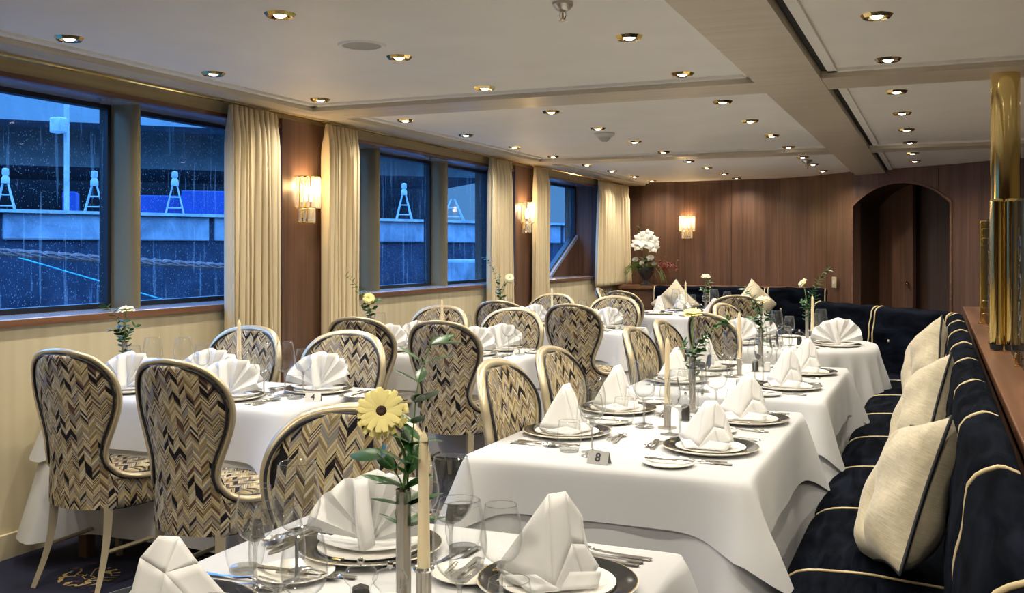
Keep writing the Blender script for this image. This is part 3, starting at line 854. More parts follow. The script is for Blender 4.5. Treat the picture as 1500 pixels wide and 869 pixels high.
chair(-3.30, 8.72, 180, 'herringbone chair facing the camera at the window end of the third window table', GC + 'the third window table')
chair(-2.62, 8.46, 178, 'herringbone chair facing the camera at the aisle end of the third window table', GC + 'the third window table')
chair(-1.39, 2.23, 176, 'herringbone chair facing the camera at the foreground table behind the yellow gerbera', GC + 'the foreground table')
chair(-1.50, 3.32, 90, 'pale-lit herringbone chair at the front banquette table, nearer the camera', GC + 'the front banquette table')
chair(-1.50, 3.88, 90, 'pale-lit herringbone chair at the front banquette table, farther from the camera', GC + 'the front banquette table')
chair(-1.49, 5.06, 90, 'herringbone chair at the middle banquette table, nearer the camera', GC + 'the middle banquette table')
chair(-1.48, 5.62, 90, 'herringbone chair at the middle banquette table, farther from the camera', GC + 'the middle banquette table')
chair(-1.38, 6.40, 35, 'herringbone chair seen from behind, camera side of the round corner table', GC + 'the round corner table')
chair(-1.52, 7.60, 105, 'herringbone chair left of the round corner table, showing its pale front', GC + 'the round corner table')
chair(-1.66, 9.02, -20, 'herringbone chair seen from behind on the near side of the far round table', GC + 'the far round table')
chair(-3.34, 10.15, 80, 'herringbone chair at the left of the far round table, by the short curtain', GC + 'the far round table')
chair(-2.92, 9.55, 20, 'herringbone chair seen from behind on the left of the far round table', GC + 'the far round table')

# ================================================================ TABLES
def drape(path, top, L, flare, amp, nper, m=14, seed=0, cd=None):
    """path: list of (x,y,nx,ny,c); hangs a cloth of length L(i) from it"""
    rs = random.Random(seed); n = len(path)
    ph = [rs.uniform(0, 6.28) for _ in range(5)]
    mb = MB(); vs = []
    for j in range(m + 1):
        t = j / m
        for i, (x, y, nx, ny, c) in enumerate(path):
            Li = L[i]; s = t * Li; q = i / n
            rip = sum(math.sin(2 * PI * q * k_ + ph[a]) for a, k_ in enumerate(nper)) / len(nper)
            rip += .6 * math.sin(2 * PI * q * nper[0] * 2.3 + ph[3])
            o_ = .008 * (1 - math.exp(-s / .01)) + flare * s + amp * rip * min(1, s / .2) * (s / max(Li, .01)) ** .8 * (.35 + 1.3 * c) + c * .30 * s
            z = top - s * (1 - .04 * c) - 0
            vs.append((x + nx * o_, y + ny * o_, z - (.004 if j else 0)))
    fs = [(j * n + i, j * n + (i + 1) % n, (j + 1) * n + (i + 1) % n, (j + 1) * n + i) for j in range(m) for i in range(n)]
    fs.append(tuple(range(n)))
    mb.add(vs, fs); return mb
def rect_path(x0, x1, y0, y1, r=.018, step=.02, wid=.12):
    pts = []
    def arc(cx, cy, a0):
        for i in range(7):
            a = a0 + PI / 2 * i / 6; pts.append((cx + r * math.cos(a), cy + r * math.sin(a), math.cos(a), math.sin(a), cx, cy))
    def line(xa, ya, xb, yb, nx, ny):
        d = math.hypot(xb - xa, yb - ya); k = int(d / step)
        for i in range(1, k): t = i / k; pts.append((lerp(xa, xb, t), lerp(ya, yb, t), nx, ny, None, None))
    arc(x1 - r, y0 + r, -PI / 2); line(x1, y0 + r, x1, y1 - r, 1, 0); arc(x1 - r, y1 - r, 0); line(x1 - r, y1, x0 + r, y1, 0, 1)
    arc(x0 + r, y1 - r, PI / 2); line(x0, y1 - r, x0, y0 + r, -1, 0); arc(x0 + r, y0 + r, PI); line(x0 + r, y0, x1 - r, y0, 0, -1)
    out = []
    cs = [(x0, y0), (x1, y0), (x0, y1), (x1, y1)]
    for x, y, nx, ny, _, _ in pts:
        d = min(math.hypot(x - a, y - b) for a, b in cs)
        out.append((x, y, nx, ny, math.exp(-(d / wid) ** 2)))
    return out
def rect_table(x0, x1, y0, y1, label, desc, drop=(.20, .215), under=.60, seed=0, r=.018):
    cx, cy = (x0 + x1) / 2, (y0 + y1) / 2
    t = empty('dining_table', (cx, cy, 0)); hx, hy = (x1 - x0) / 2, (y1 - y0) / 2
    MB().box(-hx + .012, hx - .012, -hy + .012, hy - .012, .715, .742).build('tabletop', 'table_wood', t)
    for s in (-1, 1):
        for q_ in (-1, 1): MB().box(s * (hx - .09) - .025, s * (hx - .09) + .025, q_ * (hy - .09) - .025, q_ * (hy - .09) + .025, 0, .715).build('leg', 'table_wood', t)
    tag(t, 'rectangular dining table under white cloths, ' + desc, 'dining table', 'rectangular dining tables')
    P = rect_path(-hx + .006, hx - .006, -hy + .006, hy - .006, r)
    L = [under + .05 * p[4] for p in P]
    o = drape(P, .745, L, .015, .018, (7, 11, 17), 16, seed + 50).build('undercloth', 'linen', smooth=80)
    o.location = (cx, cy, 0); tag(o, 'long white undercloth hanging nearly to the floor, ' + desc, 'tablecloth', 'long undercloths')
    P = rect_path(-hx, hx, -hy, hy, r)
    L = [lerp(drop[1], drop[0], p[2] * p[2]) * (1 + .40 * p[4] ** 1.5) for p in P]
    o = drape(P, .75, L, .05, .012, (5, 9, 13), 12, seed).build('tablecloth', 'linen', smooth=80)
    o.location = (cx, cy, 0); tag(o, 'white top tablecloth with short overhang, ' + desc, 'tablecloth', 'white top tablecloths')
def round_table(cx, cy, r, a, desc, seed=0, rot=0):
    t = empty('round_table', (cx, cy, 0))
    MB().lathe([(0, .715), (r - .01, .715), (r - .01, .742), (0, .742)], 40).build('tabletop', 'table_wood', t)
    MB().lathe([(0, 0), (.25, 0), (.25, .02), (.05, .05), (.04, .71), (0, .71)], 20).build('pedestal', 'table_wood', t)
    tag(t, 'round dining table under white cloths, ' + desc, 'dining table', 'round dining tables')
    n = 200; P = []; L = []
    for i in range(n):
        q = 2 * PI * i / n; P.append((r * math.cos(q), r * math.sin(q), math.cos(q), math.sin(q), .5))
        d = a / max(abs(math.cos(q - rot)), abs(math.sin(q - rot))); L.append(max(.18, min(d - r, .52)))
    P2 = [(x * .985, y * .985, nx, ny, .35) for x, y, nx, ny, c in P]
    o = drape(P2, .745, [.62] * n, .02, .03, (13, 17, 8), 16, seed + 9).build('undercloth', 'linen', smooth=80)
    o.location = (cx, cy, 0); tag(o, 'long white undercloth falling in folds, ' + desc, 'tablecloth', 'long undercloths')
    o = drape(P, .75, L, .02, .055, (11, 15, 7), 14, seed).build('tablecloth', 'linen', smooth=80)
    o.location = (cx, cy, 0); tag(o, 'white top tablecloth with uneven pointed hem, ' + desc, 'tablecloth', 'white top tablecloths')
rect_table(-1.42, -.50, .95, 2.10, '', 'in the foreground', (.22, .16), seed=1)
rect_table(-1.38, -.50, 2.84, 4.12, '', 'front one along the banquette', (.225, .155), seed=2)
rect_table(-1.36, -.46, 4.46, 5.78, '', 'middle one along the banquette', (.225, .155), seed=3)
rect_table(-3.68, -2.42, 3.34, 4.05, '', 'nearest one along the window wall', seed=4)
rect_table(-3.68, -2.30, 5.43, 6.10, '', 'second one along the window wall', seed=5)
rect_table(-3.68, -2.27, 7.54, 8.20, '', 'third one along the window wall', seed=6)
for k_, yy in enumerate((2.9, 5.0, 7.1)):  # unseen clothed tables added to bounce light onto the right-hand ceiling
    rect_table(1.25, 2.75, yy, yy + .75, '', ('first', 'second', 'third')[k_] + ' unseen one added beyond the ledge partition', seed=20 + k_)
round_table(-.98, 7.22, .60, .90, 'in the corner of the banquette', 7, .5)
round_table(-2.25, 10.2, .68, .95, 'in front of the far wall', 8, .3)

# ================================================================ TABLEWARE
def mk_charger():
    o = empty('charger_plate')
    MB().lathe([(0, .003), (.09, .003), (.100, .006), (.148, .017), (.156, .0175), (.157, .0165), (.150, .012), (.10, .0), (0, 0)], 48).build('plate_body', 'porcelain', o)
    MB().lathe([(.112, .0098), (.146, .0178), (.1532, .0184)], 48).build('black_rim', 'black_rim', o)
    MB().lathe([(.1532, .0184), (.1548, .0184), (.1552, .0178)], 48).build('gold_edge', 'gold', o)
    MB().lathe([(0, .009), (.085, .009), (.108, .014), (.113, .0152), (.1135, .0142), (.108, .011), (.085, .005), (0, .005)], 40).build('dinner_plate', 'porcelain', o)
    mb = MB()
    for q_, ph_ in ((1, 0), (-1, 0)):
        pts = [(.133 * math.cos(PI / 2 + q_ * .0) + .012 * math.sin(i * .8) * q_, .133 - .005 + .006 * math.cos(i * .5 * q_), .0186) for i in range(9)]
        mb.tube(pts, .0012, 4)
    mb.build('gold_monogram', 'gold', o)
    return o
PROTO['charger'] = [mk_charger, None]
def mk_bread():
    o = empty('bread_plate')
    MB().lathe([(0, .002), (.05, .002), (.075, .011), (.080, .0115), (.078, .009), (.052, 0), (0, 0)], 36).build('plate', 'porcelain', o)
    return o
PROTO['bread'] = [mk_bread, None]
def strip(mb, prof, th=.0022, zf=None, n=None):
    """flat bar along y: prof = [(y, halfwidth)], zf(y) height"""
    zf = zf or (lambda y: 0)
    vs = []; k = len(prof)
    for y, w_ in prof:
        z = zf(y)
        vs += [(-w_, y, z), (w_, y, z), (w_ * .8, y, z + th), (-w_ * .8, y, z + th)]
    fs = []
    for i in range(k - 1):
        for j in range(4):
            a = i * 4 + j; b = i * 4 + (j + 1) % 4
            fs.append((a, b, b + 4, a + 4))
    fs += [(3, 2, 1, 0), tuple((k - 1) * 4 + j for j in range(4))]
    mb.add(vs, fs)
HZ = lambda y: .002 + .010 * max(0, (y + .02)) * 1.2 - 0
def mk_fork(L=.20):
    mb = MB(); s = L / .20; zf = lambda y: .002 + .006 * math.exp(-((y - .045 * s) / .03) ** 2)
    strip(mb, [(-.10 * s, .005), (-.095 * s, .009), (-.06 * s, .0075), (0, .0045), (.03 * s, .0035), (.038 * s, .008), (.05 * s, .0125), (.058 * s, .0125)], .0025, zf)
    for x in (-.0105, -.0035, .0035, .0105):
        b = MB(); strip(b, [(.057 * s, .0022), (.09 * s, .0018), (.10 * s, .0008)], .002, zf)
        mb.add([(p[0] + x, p[1], p[2]) for p in b.v], b.f)
    return mb.build('fork', 'steel', smooth=50)
def mk_knife(L=.225):
    mb = MB(); s = L / .225
    strip(mb, [(-.112 * s, .004), (-.107 * s, .0085), (-.06 * s, .0075), (-.005 * s, .0055), (0, .006), (.004, .0095), (.06 * s, .0105), (.095 * s, .008), (.113 * s, .001)], .003, lambda y: .001)
    return mb.build('knife', 'steel', smooth=50)
def mk_spoon(L=.19):
    mb = MB(); s = L / .19; zf = lambda y: .002 + .006 * math.exp(-((y - .025 * s) / .025) ** 2)
    strip(mb, [(-.095 * s, .005), (-.09 * s, .009), (-.05 * s, .007), (0, .004), (.035 * s, .0035)], .0025, zf)
    def bowl(u, v):
        q = 2 * PI * u; rr = v
        return (.018 * s * rr * math.cos(q), .062 * s + .030 * s * rr * math.sin(q), .0015 + .008 * rr * rr)
    mb.grid(bowl, 20, 5, cu=True)
    return mb.build('spoon', 'steel', smooth=50)
def single(fn, name):
    def f():
        o = fn(); o.name = name; return o
    return f
PROTO['fork'] = [single(mk_fork, 'dinner_fork'), None]
PROTO['fork2'] = [single(lambda: mk_fork(.18), 'starter_fork'), None]
PROTO['dfork'] = [single(lambda: mk_fork(.15), 'dessert_fork'), None]
PROTO['knife'] = [single(mk_knife, 'dinner_knife'), None]
PROTO['knife2'] = [single(lambda: mk_knife(.20), 'starter_knife'), None]
PROTO['butter'] = [single(lambda: mk_knife(.15), 'butter_knife'), None]
PROTO['spoon'] = [single(mk_spoon, 'soup_spoon'), None]
PROTO['dspoon'] = [single(lambda: mk_spoon(.15), 'dessert_spoon'), None]
def glassset(kind):
    def f():
        if kind == 'tumbler':
            o = empty('water_tumbler')
            MB().lathe([(.030, .004), (.036, .02), (.040, .045), (.0385, .075), (.034, .098)], 28).build('bowl', 'glass', o, smooth=80, fixn=False)
            MB().lathe([(0, 0), (.029, 0), (.031, .004), (.030, .010), (0, .012)], 28).build('base', 'glass_stem', o)
            MB().lathe([(.0335, .0975), (.0342, .099), (.0348, .0975)], 28).build('rim', 'glass_stem', o)
            return o
        big = kind == 'big'
        H = .235 if big else .200; rb = .046 if big else .038; zb = .100 if big else .095; rt = .034 if big else .029
        o = empty('red_wine_glass' if big else 'white_wine_glass')
        bh = H - zb
        prof = [(.004, zb), (rb * .5, zb + bh * .06), (rb * .82, zb + bh * .18), (rb * .97, zb + bh * .34), (rb, zb + bh * .45), (rb * .96, zb + bh * .62), (rb * .86, zb + bh * .82), (rt, H)]
        pr = [(p.x, p.y) for p in catmull([(a, b, 0) for a, b in prof], 3)]
        inn_ = [(max(.001, a_ - .0016), b_ + (.004 if k_ < 3 else 0)) for k_, (a_, b_) in enumerate(pr)]
        MB().lathe(pr + inn_[::-1], 32).build('bowl', 'glass', o, smooth=60, fixn=False)
        MB().lathe([(rt - .0018, H), (rt - .0008, H + .0014), (rt + .0006, H)], 32).build('rim', 'glass_stem', o)
        MB().lathe([(.010, zb + .004), (.0045, zb - .01), (.0036, zb - .03), (.0036, .02), (.006, .008), (.014, .004)], 12).build('stem', 'glass_stem', o, smooth=80)
        MB().lathe([(0, .004), (.014, .0035), (.034, .0015), (.035, .0005), (0, 0)], 28).build('foot', 'glass_stem', o)
        return o
    return f
for k_ in ('big', 'small', 'tumbler'): PROTO[k_] = [glassset(k_), None]
# ---- napkins
def mk_fan():
    mb = MB(); K = 6; RX, RZ = .130, .158
    def sheet(y0, lean, sc, tmin, tmax, amp, K, sub=3):
        def fn(u, v):
            th = R(lerp(tmin, tmax, u + .022 * math.sin(u * 14) * math.sin(PI * u))); r = v * sc * (1 + .05 * math.sin(u * 9 + 1)); q_ = u * K * 2; k_ = int(q_); f_ = q_ - k_
            zz = (1 - 2 * f_) * (1 if k_ % 2 == 0 else -1)
            rr = r * (1 + .02 * zz)
            side = max(0, abs(math.degrees(th)) - 50) / 40
            return (RX * rr * math.sin(th), y0 + lean * rr + amp * zz * rr - .045 * side * rr, .012 + RZ * rr * max(0, math.cos(th)) + .016 * side * rr)
        mb.grid(fn, K * 2 * sub, 7)
    sheet(0, .020, 1.0, -88, 88, .017, K)
    sheet(.014, .15, .78, -74, 74, .022, 4)
    # the folded spine that props the fan at the front
    a, b, c, d, e = Vector((-.040, .008, .150)), Vector((-.030, -.010, .152)), Vector((.004, -.064, .008)), Vector((-.006, -.058, .006)), Vector((.020, -.030, .012))
    mb.grid(lambda u, v: tuple(a.lerp(b, u).lerp(d.lerp(c, u), v) + Vector((0, -.010 * math.sin(PI * v), 0))), 3, 8)
    mb.grid(lambda u, v: tuple(b.lerp(b + Vector((.020, .022, .0)), u).lerp(c.lerp(e, u), v) + Vector((0, -.008 * math.sin(PI * v) * (1 - u), 0))), 3, 8)
    for k, (z, a_, b_) in enumerate(((.0, .120, .070),)):
        def wing(u, v, z=z, a=a_, b=b_):
            q = R(lerp(-8, 188, u)); return (a * v * math.cos(q), -b * v * math.sin(q) + .012, .006 + z + .010 * v ** 2 * abs(math.cos(q)))
        mb.grid(wing, 20, 4)
    o = mb.build('fan_napkin', 'napkin', smooth=28, fixn=False, solid=.0016); return o
PROTO['fan'] = [single(mk_fan, 'folded_napkin'), None]
def mk_sail():
    mb = MB()
    V = {k: Vector(v) for k, v in dict(A=(-.018, .0, .166), A2=(.016, .006, .170), B=(.048, .012, .124), C=(.052, -.010, .074), D=(.080, -.014, .034), E=(.052, -.036, .003),
         F=(-.012, -.066, .002), G=(-.088, -.022, .003), H=(-.120, .008, .026), I=(-.056, .008, .112), M=(.026, -.026, .080), Q=(-.010, .044, .104), P=(.0, .062, .003), S=(.060, .040, .020), W=(-.085, .042, .006)).items()}
    def tri(*ks, bulge=.0, n=5):
        ps = [V[k] for k in ks]
        if len(ps) == 3: ps.append(ps[2])
        a, b, c, d = ps; nr = (b - a).cross(c - a).normalized()
        mb.grid(lambda u, v: tuple(a.lerp(b, u).lerp(d.lerp(c, u), v) + nr * bulge * 16 * u * (1 - u) * v * (1 - v)), n, n)
    tri('A', 'I', 'H', 'F', bulge=-.004); tri('H', 'G', 'F', bulge=0)
    tri('A', 'A2', 'M', 'F', bulge=-.006)
    tri('A2', 'B', 'C', 'M', bulge=.003); tri('M', 'C', 'D', 'E', bulge=-.003); tri('M', 'E', 'F', bulge=.002)
    tri('A', 'A2', 'B', 'Q', bulge=.004); tri('A', 'I', 'Q'); tri('I', 'H', 'W', 'Q', bulge=.003); tri('Q', 'W', 'P'); tri('Q', 'P', 'S', 'B', bulge=-.003); tri('B', 'S', 'D', 'C'); tri('H', 'G', 'W')
    # loose folded edges at the foot
    L1 = [Vector(p) for p in ((-.105, -.006, .014), (-.045, -.050, .030), (.004, -.078, .010), (-.050, -.074, .003))]
    mb.grid(lambda u, v: tuple(L1[0].lerp(L1[1], u).lerp(L1[3].lerp(L1[2], u), v)), 4, 3)
    L2 = [Vector(p) for p in ((.0, -.068, .006), (.022, -.048, .034), (.084, -.020, .026), (.076, -.046, .004))]
    mb.grid(lambda u, v: tuple(L2[0].lerp(L2[1], u).lerp(L2[3].lerp(L2[2], u), v)), 4, 3)
    return mb.build('sail_napkin', 'napkin', smooth=24, fixn=False, solid=.0022)
PROTO['sail'] = [single(mk_sail, 'folded_napkin'), None]

ZT = .7505
def setting(x, y, face, nap, who, tbl, full=2, nap_rot=0, glasses=True, gl=((.155, .20), (.205, .27), (.27, .11)), only=None, nap_s=1.0, nap_w=1.0):
    a = R(face); F_ = Vector((math.sin(a), math.cos(a))); S_ = Vector((math.cos(a), -math.sin(a)))   # forward, right of the sitter
    def P(r_, f_): p = Vector((x, y)) + S_ * r_ + F_ * f_; return (p.x, p.y, ZT)
    at = who + ' of ' + tbl
    g = lambda s: s + ' on ' + tbl
    def put(key, r_, f_, rz, lab, cat, grp, z=0):
        if only and key not in only: return
        l = P(r_, f_); o_ = place(key, (l[0], l[1], l[2] + z), -a + R(rz), lab, cat, g(grp))
        if key in ('fan', 'sail'):
            k_ = 1 + .06 * math.sin(x * 31 + y * 17); o_.scale = (nap_w * k_, max(1.0, nap_w * .95), nap_s * (2 - k_))
    put('charger', 0, 0, 0, 'black-rimmed charger plate at the ' + at, 'plate', 'charger plates')
    nl = 'white fan-folded napkin' if nap == 'fan' else 'white upright sail-folded napkin'
    put(nap, 0, 0, nap_rot, nl + ' at the ' + at, 'napkin', 'folded napkins', .010)
    put('bread', -.275, .07, 0, 'small white bread plate at the ' + at, 'plate', 'bread plates')
    if glasses:
        put('big', *gl[0], 0, 'large red wine glass at the ' + at, 'wine glass', 'large wine glasses')
        put('small', *gl[1], 0, 'smaller white wine glass at the ' + at, 'wine glass', 'small wine glasses')
        put('tumbler', *gl[2], 0, 'stemless water tumbler at the ' + at, 'tumbler', 'water tumblers')
    if full >= 1:
        put('fork', -.182, .01, 1, 'dinner fork beside the plate at the ' + at, 'fork', 'forks')
        put('knife', .182, 0, -1, 'dinner knife beside the plate at the ' + at, 'knife', 'knives')
    if full >= 2:
        put('fork2', -.212, -.02, 2, 'outer starter fork at the ' + at, 'fork', 'forks')
        put('knife2', .206, -.015, -2, 'outer starter knife at the ' + at, 'knife', 'knives')
        put('spoon', .232, -.03, -1, 'soup spoon at the ' + at, 'spoon', 'spoons')
        put('dspoon', .02, .200, 92, 'dessert spoon above the plate at the ' + at, 'spoon', 'dessert cutlery')
        put('dfork', .0, .178, -88, 'dessert fork above the plate at the ' + at, 'fork', 'dessert cutlery')
        put('butter', -.262, .07, 4, 'butter knife on the bread plate at the ' + at, 'knife', 'butter knives', .0125)
T1, T8, T7 = 'the foreground table', 'the front banquette table', 'the middle banquette table'
T4, T3, T2, T9, TA = 'the nearest window table', 'the second window table', 'the third window table', 'the round corner table', 'the far round table'
GT = ((.02, .24), (.065, .31), (.16, .22))
setting(-1.13, 1.86, 180, 'fan', 'gerbera-side place', T1, nap_rot=195, nap_s=.96, gl=GT)
setting(-.675, 1.80, 270, 'sail', 'banquette-side place', T1, nap_rot=-67, gl=((-.01, .225), (.05, .325), (.14, .27)))
setting(-1.25, 1.38, 90, 'sail', 'lower left place', T1, nap_rot=290, nap_s=.78, gl=((.04, .26), (.05, .32), (.12, .20)))
setting(-.66, 1.22, 270, 'sail', 'lower right place', T1, full=0, nap_rot=-67, gl=((.265, .07), (.39, .05), (.31, .0)), only=('big', 'small', 'tumbler'))
G8 = ((.26, .18), (.32, .20), (.28, .11))
G8b = ((.16, .14), (.22, .19), (.25, .07))
setting(-1.205, 3.31, 90, 'sail', 'near chair-side place', T8, nap_rot=150, gl=G8)
setting(-1.19, 3.87, 90, 'sail', 'far chair-side place', T8, nap_rot=140, gl=G8)
setting(-.68, 3.23, 270, 'sail', 'near banquette-side place', T8, nap_rot=-107, nap_s=.93, gl=G8b)
setting(-.665, 3.83, 270, 'sail', 'far banquette-side place', T8, nap_rot=-100, gl=((.10, .14), (.13, .22), (.14, .07)))
setting(-1.19, 4.86, 90, 'sail', 'near chair-side place', T7, full=1, nap_rot=150, gl=G8)
setting(-1.17, 5.44, 90, 'sail', 'far chair-side place', T7, full=1, nap_rot=140, gl=G8)
setting(-.65, 4.82, 270, 'sail', 'near banquette-side place', T7, full=2, nap_rot=-107, gl=G8b)
setting(-.635, 5.43, 270, 'sail', 'far banquette-side place', T7, full=1, nap_rot=-105, gl=G8b)
setting(-2.86, 3.52, 0, 'fan', 'near aisle-side place', T4, nap_s=1.03, nap_w=1.12, nap_rot=14)
setting(-3.44, 3.52, 0, 'fan', 'near window-side place', T4, nap_s=1.02, nap_w=1.1, nap_rot=14)
setting(-2.62, 3.86, 180, 'fan', 'far aisle-side place', T4, nap_s=1.03, nap_w=1.12, nap_rot=196)
setting(-3.27, 3.87, 180, 'fan', 'far window-side place', T4, nap_s=1.02, nap_w=1.1, nap_rot=196)
setting(-2.66, 5.60, 0, 'fan', 'near aisle-side place', T3, nap_s=1.02, nap_w=1.1, nap_rot=14)
setting(-3.27, 5.60, 0, 'fan', 'near window-side place', T3, full=1, nap_rot=14)
setting(-2.62, 5.93, 180, 'fan', 'far aisle-side place', T3, nap_s=1.02, nap_w=1.1, nap_rot=196)
setting(-3.25, 5.93, 180, 'fan', 'far window-side place', T3, full=1, nap_rot=196)
setting(-2.62, 7.71, 0, 'fan', 'near aisle-side place', T2, full=1, nap_rot=14)
setting(-3.23, 7.71, 0, 'fan', 'near window-side place', T2, full=0, nap_rot=14)
setting(-2.56, 8.03, 180, 'fan', 'far aisle-side place', T2, full=1, nap_rot=196)
setting(-3.23, 8.03, 180, 'fan', 'far window-side place', T2, full=0, nap_rot=196)
setting(-.63, 7.08, 292, 'fan', 'right-hand place', T9, full=1, nap_w=1.25, nap_s=1.1, nap_rot=300)
setting(-1.27, 6.99, 55, 'fan', 'near left place', T9, full=1, nap_rot=80)
setting(-1.22, 7.48, 120, 'fan', 'far left place', T9, full=0, nap_rot=140)
setting(-2.62, 9.93, 45, 'sail', 'near left place', TA, full=1)
setting(-2.02, 9.78, -20, 'sail', 'near right place', TA, full=1)
setting(-2.55, 10.58, 140, 'sail', 'far left place', TA, full=0)
setting(-1.92, 10.55, 220, 'sail', 'far right place', TA, full=0)

# ---- candle, vase, flowers, mills, number signs
def fluted(mb, r, z0, z1, k=14, n=84):
    def fn(u, v):
        q = 2 * PI * u; rr = r * (1 - .07 * abs(math.sin(k * q / 2)) ** .5 if 0 < v < 1 else .97)
        return (rr * math.cos(q), rr * math.sin(q), lerp(z0, z1, v))
    mb.grid(lambda u, v: fn(u, .5 if True else v)[:2] + (lerp(z0, z1, v),), n, 2, cu=True)
def mk_holder():
    o = empty('candle_holder')
    mb = MB().lathe([(0, .0), (.034, 0), (.034, .003), (.014, .005), (.0135, .010), (0, .010)], 28); mb.build('base', 'pewter', o)
    mb = MB(); fluted(mb, .0138, .010, .084); mb.build('stem', 'pewter', o, smooth=70)
    MB().lathe([(.0125, .084), (.017, .084), (.0195, .088), (.017, .092), (.0125, .090), (.0118, .084)], 24).build('collar', 'steel', o)
    return o
PROTO['holder'] = [mk_holder, None]
def mk_candle():
    o = empty('candle')
    def fn(u, v):
        q = 2 * PI * u + v * .15; z = v * .245; r = interp([(0, .0118), (.225, .0085), (.238, .006), (.245, .0015)], z)
        return (r * math.cos(q), r * math.sin(q), z)
    MB().grid(fn, 20, 26, cu=True).build('wax_stick', 'wax', o, smooth=80)
    MB().tube([(0, 0, .243), (.001, 0, .250), (.003, 0, .256)], .0010, 5).build('wick', 'wick', o)
    return o
PROTO['candle'] = [mk_candle, None]
def mk_vase():
    o = empty('bud_vase')
    mb = MB(); fluted(mb, .0138, .006, .218, 12); mb.build('tube', 'pewter', o, smooth=70)
    MB().lathe([(0, 0), (.024, 0), (.024, .003), (.0138, .006), (0, .006)], 28).build('base', 'pewter', o)
    MB().lathe([(.0112, .210), (.0125, .218), (.0142, .2185), (.0145, .215)], 24).build('lip', 'steel', o)
    return o
PROTO['vase'] = [mk_vase, None]
def gerbera(stem_pts, fr, tilt_dir, tilt, petal, eye, seed=1, rings=2):
    o = empty('gerbera'); P = catmull(stem_pts, 6)
    MB().tube(P, .0030, 8).build('stem', 'stem', o)
    top = Vector(P[-1]); rs = random.Random(seed)
    T_ = Matrix.Translation(top) @ Matrix.Rotation(R(tilt_dir), 4, 'Z') @ Matrix.Rotation(R(tilt), 4, 'X')
    mb = MB()
    for ring in range(rings):
        n = 19 - ring * 2; rr = fr * (1 - .14 * ring)
        for i in range(n):
            a = 2 * PI * (i + .5 * ring) / n + rs.uniform(-.06, .06); L_ = rr * rs.uniform(.92, 1.05); wd = fr * .27
            dr = rs.uniform(-.10, .12)
            def pt(u, v):
                s = v; wv = wd * math.sin(min(1, s * 1.25 + .12) * PI * .62) * (1 if s < .9 else .8)
                x = lerp(fr * .16, L_, s); y = (u - .5) * wv
                z = .004 + ring * .006 + (.05 * fr if i % 2 else 0) * s + fr * (.22 * s - (.30 + dr) * s * s * (1 if ring == 0 else .5)) - .25 * abs(u - .5) * wv
                return (x * math.cos(a) - y * math.sin(a), x * math.sin(a) + y * math.cos(a), z)
            mb.grid(pt, 2, 5, T=T_)
    mb.build('petals', petal, o, smooth=60, fixn=False)
    MB().lathe([(0, .012), (fr * .12, .013), (fr * .22, .010), (fr * .27, .004), (fr * .2, .0)], 24, T=T_).build('flower_eye', eye, o)
    MB().lathe([(.004, -.016), (fr * .22, -.006), (fr * .28, .002), (0, .003)], 16, T=T_).build('calyx', 'stem', o)
    return o
def sprig(stems, seed, leafL=.035, leafW=.012, dens=.018, start=.0):
    """leafy greenery: stems = list of point lists"""
    o = empty('foliage_sprig'); rs = random.Random(seed); st = MB(); lf = MB()
    for pts in stems:
        P = catmull(pts, 8); st.tube(P, [.0022 - .0014 * i / len(P) for i in range(len(P))], 6)
        acc = 0
        for i in range(1, len(P)):
            acc += (P[i] - P[i - 1]).length
            if acc > dens and i / len(P) > start:
                acc = 0
                for sd_ in (-1, 1):
                    t = (P[i] - P[i - 1]).normalized(); a = rs.uniform(0, 6.28)
                    side = Vector((math.cos(a), math.sin(a), rs.uniform(-.2, .5))); side = (side - t * side.dot(t) * .4).normalized()
                    L_ = leafL * rs.uniform(.7, 1.2); d = (side + t * .6).normalized(); nrm = d.cross(t)
                    if nrm.length < .1: nrm = Vector((0, 0, 1)).cross(d)
                    nrm.normalize(); w2 = nrm.cross(d).normalized()
                    def pt(u, v, P0=P[i], d=d, w2=nrm, n2=w2, L_=L_):
                        wv = leafW * math.sin(PI * min(1, v * .92 + .04)) ** .8 * L_ / leafL
                        return tuple(P0 + d * (L_ * v) + w2 * ((u - .5) * 2 * wv) - n2 * (abs(u - .5) * wv * .6) - Vector((0, 0, 1)) * (L_ * .25 * v * v))
                    lf.grid(pt, 2, 5)
    st.build('stem', 'stem', o); lf.build('leaves', 'leaf', o, smooth=60, fixn=False)
    return o
def mk_mill(pep):
    def f():
        o = empty('pepper_mill' if pep else 'salt_mill')
        MB().lathe([(.016, .0), (.018, .004), (.0175, .03), (.0155, .048), (.0165, .052), (.025, .062), (.027, .069), (.022, .078), (.010, .083), (.004, .084)], 24).build('acrylic_body', 'glass', o, smooth=60, fixn=False)
        MB().lathe([(0, .002), (.014, .003), (.0148, .03), (.013, .050 if pep else .044), (0, .056 if pep else .046)], 18).build('filling', 'pep' if pep else 'salt', o)
        MB().lathe([(0, .096), (.004, .094), (.0055, .090), (.004, .086), (.002, .083)], 12).build('finial', 'steel', o)
        MB().lathe([(0, 0), (.019, 0), (.019, .003), (0, .003)], 20).build('foot', 'glass_stem', o)
        o.scale = (1.15, 1.15, 1.15)
        return o
    return f
PROTO['pepper'] = [mk_mill(True), None]; PROTO['salt'] = [mk_mill(False), None]
